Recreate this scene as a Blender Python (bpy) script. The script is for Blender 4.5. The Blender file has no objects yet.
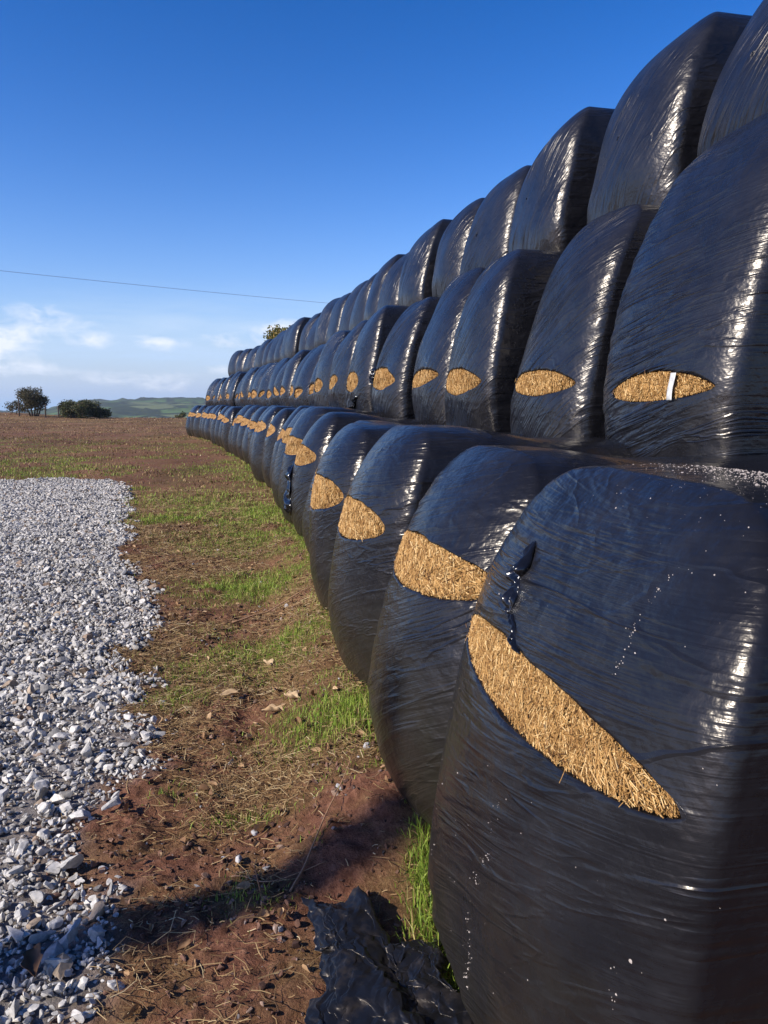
import bpy, math, random
import numpy as np
from mathutils import Vector, Matrix

rng = np.random.default_rng(7)
random.seed(7)
S = bpy.context.scene
COL = S.collection
PI = math.pi

# ------------------------------------------------------------------ helpers
def link(o):
    COL.objects.link(o); return o

def mesh_data(name, V, polys, smooth=True, attrs=None, mat=None, uv=None):
    """V (n,3); polys: list of int arrays (m,k) of equal k, or a single array"""
    if not isinstance(polys, list): polys = [polys]
    V = np.asarray(V, dtype=np.float32)
    me = bpy.data.meshes.new(name)
    me.vertices.add(len(V)); me.vertices.foreach_set('co', V.ravel())
    loops = np.concatenate([np.asarray(p, dtype=np.int32).ravel() for p in polys])
    cnt = np.concatenate([np.full(len(p), np.asarray(p).shape[1], dtype=np.int32) for p in polys])
    st = np.concatenate([[0], np.cumsum(cnt)[:-1]]).astype(np.int32)
    me.loops.add(len(loops)); me.loops.foreach_set('vertex_index', loops)
    me.polygons.add(len(cnt)); me.polygons.foreach_set('loop_start', st)
    me.polygons.foreach_set('use_smooth', np.full(len(cnt), bool(smooth)))
    me.update(calc_edges=True)
    for k, a in (attrs or {}).items():
        a = np.asarray(a, dtype=np.float32)
        if a.ndim == 1:
            at = me.attributes.new(k, 'FLOAT', 'POINT'); at.data.foreach_set('value', a)
        else:
            at = me.attributes.new(k, 'FLOAT_VECTOR', 'POINT'); at.data.foreach_set('vector', a.ravel())
    if mat: me.materials.append(mat)
    return me

def obj(name, me, parent=None, loc=None, rot=None):
    o = bpy.data.objects.new(name, me); link(o)
    if parent is not None: o.parent = parent
    if loc is not None: o.location = loc
    if rot is not None: o.rotation_euler = rot
    return o

def tag(o, label, cat, group=None, kind=None):
    o['label'] = label; o['category'] = cat
    if group: o['group'] = group
    if kind: o['kind'] = kind
    return o

def kind(o, k):
    o['kind'] = k; return o

def empty(name, loc, rz=0.0):
    o = bpy.data.objects.new(name, None); link(o)
    o.location = loc; o.rotation_euler = (0, 0, rz); o.empty_display_size = .1
    return o

def copy_tree(o, parent=None):
    c = o.copy(); link(c)
    c.parent = parent
    for ch in list(o.children): copy_tree(ch, c)
    return c

# value noise -----------------------------------------------------------------
def _hash(ix, iy, seed):
    h = (ix.astype(np.int64) * 374761393 + iy.astype(np.int64) * 668265263 + seed * 974711) & 0x7fffffff
    h = ((h ^ (h >> 13)) * 1274126177) & 0x7fffffff
    h = h ^ (h >> 16)
    return (h & 0xffff) / 65535.0

def vnoise(x, y, seed=0):
    x = np.asarray(x, float); y = np.asarray(y, float)
    ix = np.floor(x); iy = np.floor(y); fx = x - ix; fy = y - iy
    ux = fx * fx * (3 - 2 * fx); uy = fy * fy * (3 - 2 * fy)
    a = _hash(ix, iy, seed); b = _hash(ix + 1, iy, seed); c = _hash(ix, iy + 1, seed); d = _hash(ix + 1, iy + 1, seed)
    return (a * (1 - ux) + b * ux) * (1 - uy) + (c * (1 - ux) + d * ux) * uy

def fbm(x, y, seed=0, oct=4, gain=.5):
    s = 0; a = 1; t = 0
    for k in range(oct):
        s = s + a * vnoise(x * 2 ** k, y * 2 ** k, seed + 17 * k); t += a; a *= gain
    return s / t

def sstep(a, b, x):
    t = np.clip((np.asarray(x, float) - a) / (b - a), 0, 1); return t * t * (3 - 2 * t)

# ------------------------------------------------------------------ shader helpers
def new_mat(name):
    m = bpy.data.materials.new(name); m.use_nodes = True
    nt = m.node_tree; nt.nodes.clear()
    out = nt.nodes.new('ShaderNodeOutputMaterial')
    b = nt.nodes.new('ShaderNodeBsdfPrincipled')
    nt.links.new(b.outputs[0], out.inputs[0])
    return m, nt, b

class NT:
    def __init__(s, nt): s.nt = nt
    def n(s, t, **kw):
        o = s.nt.nodes.new(t)
        for k, v in kw.items(): setattr(o, k, v)
        return o
    def l(s, a, b): s.nt.links.new(a, b)
    def _in(s, sock, v):
        if v is None: return
        if hasattr(v, 'is_output'): s.l(v, sock)
        else: sock.default_value = v
    def math(s, op, a, b=None, c=None, clamp=False):
        o = s.n('ShaderNodeMath', operation=op); o.use_clamp = clamp
        s._in(o.inputs[0], a); s._in(o.inputs[1], b); s._in(o.inputs[2], c)
        return o.outputs[0]
    def attr(s, name, out='Fac'):
        o = s.n('ShaderNodeAttribute'); o.attribute_name = name; return o.outputs[out]
    def mapping(s, vec, scale=(1, 1, 1), loc=(0, 0, 0), rot=(0, 0, 0)):
        o = s.n('ShaderNodeMapping'); s.l(vec, o.inputs['Vector'])
        o.inputs['Scale'].default_value = scale; o.inputs['Location'].default_value = loc; o.inputs['Rotation'].default_value = rot
        return o.outputs[0]
    def noise(s, vec, scale, detail=4, rough=.5, dist=0):
        o = s.n('ShaderNodeTexNoise'); 
        if vec is not None: s.l(vec, o.inputs['Vector'])
        o.inputs['Scale'].default_value = scale; o.inputs['Detail'].default_value = detail
        o.inputs['Roughness'].default_value = rough; o.inputs['Distortion'].default_value = dist
        return o.outputs[0]
    def ramp(s, fac, stops, interp='LINEAR'):
        o = s.n('ShaderNodeValToRGB'); o.color_ramp.interpolation = interp
        els = o.color_ramp.elements
        while len(els) > 1: els.remove(els[-1])
        for i, (p, c) in enumerate(stops):
            e = els[0] if i == 0 else els.new(p)
            e.position = p
            c = (c, c, c, 1) if not hasattr(c, '__len__') else (*c, 1)[:4]
            e.color = c
        s.l(fac, o.inputs[0]); return o.outputs[0]
    def mix(s, fac, a, b, blend='MIX'):
        o = s.n('ShaderNodeMix', data_type='RGBA', blend_type=blend)
        s._in(o.inputs[0], fac)
        for sock, v in ((o.inputs[6], a), (o.inputs[7], b)):
            if hasattr(v, 'is_output'): s.l(v, sock)
            else: sock.default_value = (*v, 1)[:4]
        return o.outputs[2]
    def bump(s, h, strength, dist, normal=None):
        o = s.n('ShaderNodeBump'); s.l(h, o.inputs['Height'])
        o.inputs['Strength'].default_value = strength; o.inputs['Distance'].default_value = dist
        if normal is not None: s.l(normal, o.inputs['Normal'])
        return o.outputs[0]

# ------------------------------------------------------------------ sun, sky, camera
SUN_EL = math.radians(31)
SUN_AZ = math.radians(243.5)            # clockwise from +Y
sun_dir = Vector((math.sin(SUN_AZ) * math.cos(SUN_EL), math.cos(SUN_AZ) * math.cos(SUN_EL), math.sin(SUN_EL)))

world = bpy.data.worlds.new('World'); S.world = world; world.use_nodes = True
wn = world.node_tree; wn.nodes.clear(); N = NT(wn)
wo = N.n('ShaderNodeOutputWorld'); bg = N.n('ShaderNodeBackground'); N.l(bg.outputs[0], wo.inputs[0])
sky = N.n('ShaderNodeTexSky'); sky.sky_type = 'NISHITA'; sky.sun_disc = False
sky.sun_elevation = SUN_EL; sky.sun_rotation = SUN_AZ
sky.air_density = 1.15; sky.dust_density = 0.35; sky.ozone_density = 3.2; sky.altitude = 100
geo = N.n('ShaderNodeTexCoord'); sep = N.n('ShaderNodeSeparateXYZ'); N.l(geo.outputs['Generated'], sep.inputs[0])
az = N.math('ARCTAN2', sep.outputs[0], sep.outputs[1]); el = N.math('ARCSINE', sep.outputs[2])
cv = N.n('ShaderNodeCombineXYZ'); N.l(az, cv.inputs[0]); N.l(el, cv.inputs[1])
# cloud layer: broken cumulus and thin streaks hanging low in the sky
pv = N.mapping(cv.outputs[0], scale=(30, 62, 1), loc=(1.3, .4, 0))
n1 = N.noise(pv, 1.0, 9, .62, .35)
pv2 = N.mapping(cv.outputs[0], scale=(5, 40, 1), loc=(4.1, 2.2, 0), rot=(0, 0, .05))
n2 = N.noise(pv2, 1.0, 5, .6, .4)
def gauss(a0, e0, sa, se, amp):
    da = N.math('DIVIDE', N.math('SUBTRACT', az, math.radians(a0)), math.radians(sa))
    de = N.math('DIVIDE', N.math('SUBTRACT', el, math.radians(e0)), math.radians(se))
    r = N.math('ADD', N.math('MULTIPLY', da, da), N.math('MULTIPLY', de, de))
    return N.math('MULTIPLY', N.math('EXPONENT', N.math('MULTIPLY', r, -1.0)), amp)
puffs = [(-25.4, 4.2, 2.3, 1.15, .75), (-19.9, 4.35, 1.3, .55, .50), (-15.6, 4.4, 2.1, .6, .52), (-23.0, 6.2, 2.2, .7, .36),
         (-15.0, 1.7, 2.2, .7, .50), (-19, 2.0, 2.4, .6, .42), (-6.5, 5.2, 2.8, 1.0, .6), (-11, 4.6, 2.0, .6, .38), (-21.5, 5.3, 2.6, .7, .34), (-23.5, 2.4, 2.5, .5, .4), (-11.5, 2.6, 2.2, .5, .3), (-30, 3.0, 4.5, 1.2, .5), (14, 4, 7, 1.6, .5), (-44, 4, 7, 1.6, .5), (40, 3.5, 9, 1.5, .45), (-70, 5, 9, 2, .5), (-110, 5, 12, 2, .5)]
acc = None
for p in puffs:
    g = gauss(*p); acc = g if acc is None else N.math('ADD', acc, g)
cl = N.math('MULTIPLY', N.math('SUBTRACT', N.math('MULTIPLY', acc, N.math('SUBTRACT', N.math('MULTIPLY', n1, 3.4), .75)), .19), 2.1, clamp=True)
hi = N.n('ShaderNodeMapRange'); hi.inputs[1].default_value = math.radians(5.5); hi.inputs[2].default_value = math.radians(9); hi.inputs[3].default_value = 1; hi.inputs[4].default_value = 0
N.l(el, hi.inputs[0]); cl = N.math('MULTIPLY', cl, hi.outputs[0])
streak = N.math('MULTIPLY', gauss(-13, 4.2, 15, 2.2, 1.25), N.math('MULTIPLY', N.math('SUBTRACT', n2, .36), 3.5, clamp=True), clamp=True)
veil = N.math('MULTIPLY', N.math('EXPONENT', N.math('MULTIPLY', N.math('ABSOLUTE', el), -11.0)), .90, clamp=True)
skyb = N.n('ShaderNodeHueSaturation'); skyb.inputs['Saturation'].default_value = 1.2; skyb.inputs['Value'].default_value = .59
gam = N.n('ShaderNodeGamma'); gam.inputs[1].default_value = 1.5; N.l(sky.outputs[0], gam.inputs[0]); N.l(gam.outputs[0], skyb.inputs['Color'])
skym = N.mix(1.0, skyb.outputs[0], (1.10, .81, 1.0), 'MULTIPLY')
c0 = N.mix(veil, skym, (2.5, 4.75, 7.8))
c1 = N.mix(streak, c0, (4.3, 5.7, 7.7))
c2 = N.mix(cl, c1, N.mix(n2, (5.6, 6.4, 7.8), (8.2, 8.4, 8.9)))
N.l(c2, bg.inputs[0]); bg.inputs[1].default_value = 0.095

sd = bpy.data.lights.new('sun', 'SUN'); sd.energy = 4.5; sd.angle = math.radians(.53); sd.color = (1, .93, .82)
so = bpy.data.objects.new('sun', sd); link(so)
so.rotation_euler = (-sun_dir).to_track_quat('-Z', 'Y').to_euler(); so.location = sun_dir * 60

E = 1.6
cd = bpy.data.cameras.new('camera'); cam = bpy.data.objects.new('camera', cd); link(cam)
cam.location = (0, 0, E); cam.rotation_euler = (math.radians(90 - 7.41), 0, 0)
cd.sensor_fit = 'VERTICAL'; cd.angle = 2 * math.atan(512 / 800.); cd.clip_start = .05; cd.clip_end = 9000
S.camera = cam
S.view_settings.view_transform = 'Standard'; S.view_settings.look = 'None'
S.view_settings.exposure = 0.5; S.view_settings.gamma = 1

# ------------------------------------------------------------------ lie of the land
PY = np.array([-20, 0, 2.13, 3.19, 4.38, 5.8, 7.46, 8.44, 10.9, 15.2, 19.05, 24.1, 28.5, 32.8, 37, 42])
PX = np.array([4.4, .50, .10, -.09, -.28, -.44, -.76, -.99, -1.55, -2.50, -3.42, -4.88, -6.12, -7.52, -9.18, -11.3])
def smooth_interp(y, n=7, w=.9):
    y = np.asarray(y, float); s = 0
    for k in np.linspace(-w, w, n): s = s + np.interp(y + k, PY, PX)
    return s / n
def face_x(y): return smooth_interp(y)
def face_slope(y): return (face_x(y + .6) - face_x(y - .6)) / 1.2

def gz(x, y):
    """height of the field"""
    x = np.asarray(x, float); y = np.asarray(y, float)
    g = np.interp(y, [-40, 1.5, 3, 5, 8, 12, 20, 40, 86, 95, 110, 150, 260], [-.05, 0, .05, .12, .25, .32, .34, .36, .55, .40, -1.5, -9, -30])
    # bank rising to the left far away
    g = g + .75 * sstep(-28, -48, x) * sstep(45, 85, y) * (1 - sstep(95, 130, y))
    # the stack stands on a low bed of trodden earth
    g = g + .20 * sstep(-.50, .04, x - face_x(y)) * sstep(2.25, 2.9, y) * (1 - sstep(5.5, 10, y))
    g = g + (fbm(x * .35, y * .35, 3) - .5) * .10 * sstep(6, 25, y)
    return g

# gravel edge (x of the right-hand border at each y)
GY = np.array([-20, 1.2, 2.08, 2.32, 2.71, 3.0, 3.3, 3.79, 4.27, 4.73, 5.1, 6.05, 7.4, 10.2, 13.2, 14.2])
GX = np.array([-.5, -.62, -.76, -.86, -1.06, -1.14, -.97, -1.15, -1.28, -1.62, -1.48, -1.72, -2.46, -3.25, -4.3, -4.9])
def gravel_mask(x, y):
    e = np.interp(y, GY, GX) + (fbm(x * 2.3, y * 2.3, 31, 3) - .5) * .22
    m = sstep(.14, -.22, x - e + .04 + (fbm(x * 7, y * 7, 33, 2) - .5) * .3)
    far = 14.0 + (fbm(x * 1.2, y * 0, 5, 2) - .5) * .5
    return m * sstep(.25, -.2, y - far)

# grass patches (x, y, rx, ry, amount)
PATCH = [(-1.05, 6.25, .62, .48, 1.0), (-.62, 4.72, .48, .30, 1.0), (-1.08, 4.05, .22, .20, .7), (-.14, 3.45, .38, .28, 1.1), (-.42, 3.62, .22, .14, .7),
         (.16, 2.42, .10, .34, 1.0), (.19, 2.12, .07, .2, .8), (-.30, 3.98, .16, .12, .45), (-1.6, 7.9, .7, .5, .7), (-.45, 2.42, .14, .10, .5), (-.23, 2.62, .07, .06, .5),
         (-.52, 2.86, .22, .08, .55), (-.8, 3.05, .14, .10, .4), (-1.1, 5.2, .22, .2, .5), (-.35, 5.2, .16, .25, .5), (-.74, 6.9, .2, .4, .5),
         (-1.2, 8.9, .4, .9, .5), (-2.6, 11.5, 1.2, 1.0, .55), (-1.9, 13.6, .6, 1.2, .5), (-3.2, 16.5, 1.3, 1.4, .5), (-.08, 2.95, .2, .06, .35)]
def grass_amount(x, y):
    a = np.zeros(np.shape(x))
    a = np.maximum(a, 1.0 * np.exp(-((x - face_x(y) - .04) / .13) ** 2) * sstep(.46, .60, fbm(x * .0 + 3, y * 1.5, 90, 2)) * sstep(2.9, 3.4, y))
    for (px, py, rx, ry, k) in PATCH:
        d = ((x - px) / rx) ** 2 + ((y - py) / ry) ** 2
        a = np.maximum(a, k * np.exp(-d * 1.1))
    n = fbm(x * 3.1, y * 3.1, 11, 3)
    wide = sstep(.42, .62, fbm(x * .9, y * .9, 77, 3)) * .66 * sstep(2.8, 5, y) * (1 - sstep(16, 30, y) * .6)
    a = np.maximum(a, wide)
    a = a * sstep(.22, .52, n + .16 * a)
    return np.clip(a, 0, 1) * (1 - gravel_mask(x, y))

# ------------------------------------------------------------------ ground sheet
def build_ground():
    u = np.linspace(-5.35, 5.35, 520); x = -.75 + .78 * np.sinh(u)
    x = x[(x > -95) & (x < 90)]
    v = np.linspace(-3.9, 5.75, 620); y = 2.9 + .72 * np.sinh(v)
    y = y[(y > -16) & (y < 112)]
    X, Y = np.meshgrid(x, y)
    Z = gz(X, Y)
    d = np.hypot(X, Y)
    gm = gravel_mask(X, Y); ga = grass_amount(X, Y)
    near = 1 - sstep(9, 22, d)
    lump = (fbm(X * 5, Y * 5, 41, 5, .55) - .5)
    clod = np.abs(fbm(X * 16, Y * 16, 43, 4, .6) - .5)
    Z = Z + near * (1 - gm) * (lump * .085 + clod * .07 - .012) + near * gm * (lump * .05)
    midz = sstep(9, 20, d) * (1 - sstep(70, 90, d))
    Z = Z + midz * ((fbm(X * 1.7, Y * 1.7, 51, 4, .6) - .5) * .10)
    V = np.stack([X, Y, Z], -1).reshape(-1, 3)
    ny, nx = X.shape
    i = np.arange(ny - 1)[:, None] * nx + np.arange(nx - 1)[None, :]
    F = np.stack([i, i + 1, i + nx + 1, i + nx], -1).reshape(-1, 4)
    m, nt, b = new_mat('field_soil'); T = NT(nt)
    pos = T.n('ShaderNodeNewGeometry').outputs['Position']
    big = T.noise(T.mapping(pos, (1, .55, 1)), .42, 5, .6)
    mid = T.noise(pos, 3.2, 6, .62)
    fine = T.noise(pos, 26, 8, .68)
    vf = T.noise(pos, 95, 5, .7)
    soil = T.ramp(fine, [(.25, (.080, .034, .022)), (.48, (.20, .092, .057)), (.64, (.31, .155, .098)), (.82, (.46, .29, .19))])
    litter = T.ramp(vf, [(.25, (.075, .042, .018)), (.5, (.22, .135, .058)), (.72, (.44, .31, .15))])
    olive = T.ramp(fine, [(.25, (.040, .042, .010)), (.55, (.12, .125, .030)), (.8, (.23, .205, .065))])
    lm = T.math('MULTIPLY', T.math('SUBTRACT', mid, .42), 5.0, clamp=True)
    c = T.mix(T.math('MULTIPLY', lm, .75), soil, litter)
    om = T.math('MULTIPLY', T.math('SUBTRACT', big, .50), 5.0, clamp=True)
    c = T.mix(T.math('MULTIPLY', om, .55), c, olive)
    # far pale dry grass lying in streaks
    sp = T.n('ShaderNodeSeparateXYZ'); T.l(pos, sp.inputs[0])
    st = T.noise(T.mapping(pos, (.05, .30, 1), rot=(0, 0, .12)), 1, 5, .6)
    farm = T.n('ShaderNodeMapRange'); farm.inputs[1].default_value = 22; farm.inputs[2].default_value = 60
    T.l(sp.outputs[1], farm.inputs[0])
    sm = T.math('MULTIPLY', T.math('MULTIPLY', T.math('SUBTRACT', st, .48), 8, clamp=True), farm.outputs[0])
    c = T.mix(T.math('MULTIPLY', sm, .75), c, (.30, .20, .085))
    c = T.mix(T.math('MULTIPLY', T.attr('grass'), .8), c, olive)
    c = T.mix(1.0, c, T.ramp(T.noise(T.mapping(pos, (1, .45, 1), loc=(7, 3, 0)), .28, 4, .6), [(.35, (.66, .60, .56)), (.65, (1.15, 1.1, 1.05))]), 'MULTIPLY')
    grit = T.ramp(fine, [(.3, (.12, .11, .10)), (.7, (.34, .32, .30))])
    c = T.mix(T.math('MULTIPLY', T.attr('gravel'), .85), c, grit)
    T.l(c, b.inputs['Base Color']); b.inputs['Roughness'].default_value = .95
    b.inputs['Specular IOR Level'].default_value = .15
    h = T.math('ADD', T.math('MULTIPLY', fine, 1.0), T.math('MULTIPLY', vf, .45))
    T.l(T.bump(h, .9, .03), b.inputs['Normal'])
    me = mesh_data('ground', V, F, True, {'grass': ga.ravel(), 'gravel': gm.ravel()}, m)
    kind(obj('ground', me), 'structure')
build_ground()

def ground_z(x, y):
    x = np.asarray(x, float); y = np.asarray(y, float)
    d = np.hypot(x, y); gm = gravel_mask(x, y); near = 1 - sstep(9, 22, d)
    lump = (fbm(x * 5, y * 5, 41, 5, .55) - .5); clod = np.abs(fbm(x * 16, y * 16, 43, 4, .6) - .5)
    z = gz(x, y) + near * (1 - gm) * (lump * .085 + clod * .07 - .012) + near * gm * lump * .05
    midz = sstep(9, 20, d) * (1 - sstep(70, 90, d))
    return z + midz * ((fbm(x * 1.7, y * 1.7, 51, 4, .6) - .5) * .10)

# ------------------------------------------------------------------ far hills
def build_hills():
    x = np.linspace(-3000, 2600, 420)
    y = np.concatenate([np.linspace(108, 400, 30), np.linspace(420, 3600, 150)])
    X, Y = np.meshgrid(x, y)
    base = np.interp(Y, [108, 150, 300, 600, 900], [-1.8, -9, -34, -46, -44])
    A = X / Y
    r1 = 13 + 22 * (fbm(A * 6 + 3, Y * 0 + .5, 91, 3) - .5) + 10 * np.exp(-((A + .31) / .07) ** 2) + 5 * np.exp(-((A + .24) / .03) ** 2)
    r1 = r1 - 18 * sstep(-.39, -.45, A)
    ridge = sstep(850, 2000, Y) * (r1 + 26 + 12)
    Z = base + ridge + (fbm(X * .004, Y * .004, 93, 4) - .5) * 22 * sstep(700, 1500, Y)
    Z = np.where(Y > 2000, Z - (Y - 2000) * .012, Z)
    # woods and hedges stand proud of the fields
    cell = vnoise(X / 160 + 40, Y / 160 + 9, 5)
    wood = sstep(.60, .68, fbm(X / 190, Y / 190, 61, 3))
    hed = np.maximum(np.abs(fbm(X / 230, Y / 230, 71, 2) - .5), 0)
    hedge = sstep(.022, .008, hed)
    w = np.maximum(wood, hedge)
    Z = Z + w * (4 + 6 * rng.random(X.shape)) * sstep(350, 500, Y)
    V = np.stack([X, Y, Z], -1).reshape(-1, 3)
    ny, nx = X.shape
    i = np.arange(ny - 1)[:, None] * nx + np.arange(nx - 1)[None, :]
    F = np.stack([i, i + 1, i + nx + 1, i + nx], -1).reshape(-1, 4)
    m, nt, b = new_mat('hill_fields'); T = NT(nt)
    pos = T.n('ShaderNodeNewGeometry').outputs['Position']
    vo = T.n('ShaderNodeTexVoronoi'); vo.inputs['Scale'].default_value = .0105; vo.feature = 'F1'
    T.l(T.mapping(pos, (1, .8, 0)), vo.inputs['Vector'])
    sc = T.n('ShaderNodeSeparateColor'); T.l(vo.outputs['Color'], sc.inputs[0])
    field = T.ramp(sc.outputs[0], [(.0, (.065, .115, .028)), (.4, (.095, .155, .038)), (.6, (.14, .16, .06)), (.85, (.06, .095, .03)), (1, (.17, .15, .08))])
    ve = T.n('ShaderNodeTexVoronoi'); ve.inputs['Scale'].default_value = .0105; ve.feature = 'DISTANCE_TO_EDGE'
    T.l(T.mapping(pos, (1, .8, 0)), ve.inputs['Vector'])
    edge = T.ramp(ve.outputs['Distance'], [(.06, 1.0), (.12, 0.0)])
    dark = T.ramp(T.noise(pos, .05, 5, .65), [(.35, (.012, .022, .008)), (.7, (.05, .065, .022))])
    mk = T.math('MAXIMUM', edge, T.attr('wood'))
    c = T.mix(mk, field, dark)
    T.l(c, b.inputs['Base Color']); b.inputs['Roughness'].default_value = 1; b.inputs['Specular IOR Level'].default_value = 0
    kind(obj('hills', mesh_data('hills', V, F, True, {'wood': w.ravel()}, m)), 'structure')
build_hills()

# ------------------------------------------------------------------ bale materials
def wrap_material(name, dust=.35, dirt=1.0, rough=.27, tint=(.0085, .0085, .0105), line=1.0, fold=-1.1, spec=.38):
    m, nt, b = new_mat(name); T = NT(nt)
    tc = T.n('ShaderNodeTexCoord'); oc = tc.outputs['Object']
    info = T.n('ShaderNodeObjectInfo')
    off = T.n('ShaderNodeVectorMath', operation='MULTIPLY_ADD')
    comb = T.n('ShaderNodeCombineXYZ')
    for k in range(3): T.l(info.outputs['Random'], comb.inputs[k])
    T.l(comb.outputs[0], off.inputs[0]); off.inputs[1].default_value = (37, 53, 71); T.l(oc, off.inputs[2])
    rc = off.outputs[0]
    flow = T.n('ShaderNodeAttribute'); flow.attribute_name = 'flow'
    fo = T.n('ShaderNodeVectorMath', operation='MULTIPLY_ADD')
    T.l(comb.outputs[0], fo.inputs[0]); fo.inputs[1].default_value = (11, 23, 5); T.l(flow.outputs['Vector'], fo.inputs[2])
    fv = fo.outputs[0]
    # stretched wrinkles of the film: along x of the flow coordinate, across y
    w1 = T.noise(T.mapping(fv, (1.6, 42, 1)), 1, 4, .6, .35)
    w2 = T.noise(T.mapping(fv, (3.2, 120, 1)), 1, 3, .55, .25)
    w3 = T.noise(T.mapping(fv, (.9, 11, 1)), 1, 3, .5, .6)
    ridg = T.math('ABSOLUTE', T.math('SUBTRACT', w1, .5))
    amp = T.ramp(T.noise(rc, 2.1, 2, .5), [(.36, .16), (.66, 1.0)])
    so = T.n('ShaderNodeSeparateXYZ'); T.l(oc, so.inputs[0])
    yr = T.n('ShaderNodeMapRange'); yr.inputs[1].default_value = -.45; yr.inputs[2].default_value = .1; yr.inputs[3].default_value = .14; yr.inputs[4].default_value = 1.0
    T.l(so.outputs[1], yr.inputs[0]); amp = T.math('MULTIPLY', amp, yr.outputs[0])
    dents = T.noise(T.mapping(rc, (1, 1, 1.4)), 9, 3, .55)
    crk = T.noise(rc, 38, 3, .6)
    def crease(src, k):
        return T.math('SUBTRACT', 1.0, T.math('MULTIPLY', T.math('ABSOLUTE', T.math('SUBTRACT', src, .5)), k), clamp=True)
    cr1 = crease(T.noise(T.mapping(fv, (1.1, 16, 1)), 1, 3, .55, .5), 13)
    cr2 = crease(w1, 9)
    cr3 = crease(T.noise(T.mapping(fv, (2.0, 7, 1), rot=(0, 0, .35)), 1, 3, .55, .5), 22)
    h = T.math('ADD', T.math('MULTIPLY', cr1, fold), T.math('ADD', T.math('MULTIPLY', cr2, -.35), T.math('ADD', T.math('MULTIPLY', w2, .45), T.math('MULTIPLY', w3, 1.2))))
    h = T.math('MULTIPLY', h, amp)
    h = T.math('ADD', h, T.math('MULTIPLY', cr3, -.35))
    h = T.math('ADD', h, T.math('ADD', T.math('MULTIPLY', dents, 1.5), T.math('MULTIPLY', crk, .20)))
    nb = T.bump(h, .55 * line, .011)
    T.l(nb, b.inputs['Normal'])
    # film colour with dust and a green-brown grime climbing from the ground
    dn = T.noise(rc, 5.5, 6, .65)
    vdust = T.math('MULTIPLY', T.ramp(dn, [(.42, 0.0), (.75, 1.0)]), dust)
    c = T.mix(vdust, tint, (.060, .058, .062))
    # pale abraded lines of the stretched film
    pale = T.math('MULTIPLY', T.ramp(w2, [(.60, 0.0), (.72, 1.0)]), T.math('MULTIPLY', amp, .14))
    c = T.mix(pale, c, (.085, .088, .10))
    gh = T.math('ADD', so.outputs[2], T.math('MULTIPLY', T.math('SUBTRACT', T.noise(rc, 3.5, 5, .6), .5), 1.1))
    gm = T.math('MULTIPLY', T.ramp(gh, [(.10, 1.0), (.75, 0.0)]), dirt, clamp=True)
    c = T.mix(T.math('MULTIPLY', gm, .5), c, T.mix(T.noise(rc, 9, 4, .6), (.024, .025, .010), (.036, .024, .015)))
    T.l(c, b.inputs['Base Color'])
    r = T.math('ADD', rough, T.math('ADD', T.math('MULTIPLY', vdust, .22), T.math('MULTIPLY', gm, .10)))
    T.l(r, b.inputs['Roughness'])
    b.inputs['IOR'].default_value = 1.5
    b.inputs['Specular Tint'].default_value = (1.0, .94, .87, 1)
    b.inputs['Specular IOR Level'].default_value = spec
    return m
M_WRAP = [wrap_material('bale_film_bottom', .14, 1.0, .24, spec=.31),
          wrap_material('bale_film_middle', .14, 0.0, .27, fold=-2.6, spec=.48),
          wrap_material('bale_film_top', .18, 0.0, .29, fold=-2.4, spec=.50)]

def straw_material():
    m, nt, b = new_mat('straw'); T = NT(nt)
    tc = T.n('ShaderNodeTexCoord').outputs['Object']
    a = T.noise(T.mapping(tc, (60, 40, 16), rot=(.5, 0, 0)), 1, 5, .65, .8)
    a2 = T.noise(T.mapping(tc, (60, 18, 60), rot=(.9, 0, 0)), 1.3, 4, .6, .8)
    mx = T.math('ADD', T.math('MULTIPLY', a, .5), T.math('MULTIPLY', a2, .5))
    c = T.ramp(mx, [(.36, (.07, .030, .008)), (.47, (.25, .128, .036)), (.58, (.44, .25, .080)), (.72, (.60, .39, .15))])
    tn = T.attr('tint')
    c2 = T.ramp(tn, [(0, (.09, .038, .010)), (.3, (.28, .14, .038)), (.7, (.50, .285, .092)), (1, (.76, .53, .24))])
    c = T.mix(T.attr('strand'), c, c2)
    T.l(c, b.inputs['Base Color']); b.inputs['Roughness'].default_value = .6
    b.inputs['Specular IOR Level'].default_value = .3
    T.l(T.bump(mx, .9, .02), b.inputs['Normal'])
    return m
M_STRAW = straw_material()

def simple_mat(name, col, rough=.6, nscale=20, var=.5, spec=.3, bump=.3, bdist=.01):
    m, nt, b = new_mat(name); T = NT(nt)
    oc = T.n('ShaderNodeTexCoord').outputs['Object']
    n = T.noise(oc, nscale, 5, .6)
    lo = tuple(c * (1 - var) for c in col); hi = tuple(min(1, c * (1 + var)) for c in col)
    T.l(T.ramp(n, [(.3, lo), (.7, hi)]), b.inputs['Base Color'])
    b.inputs['Roughness'].default_value = rough; b.inputs['Specular IOR Level'].default_value = spec
    T.l(T.bump(n, bump, bdist), b.inputs['Normal'])
    return m

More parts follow.
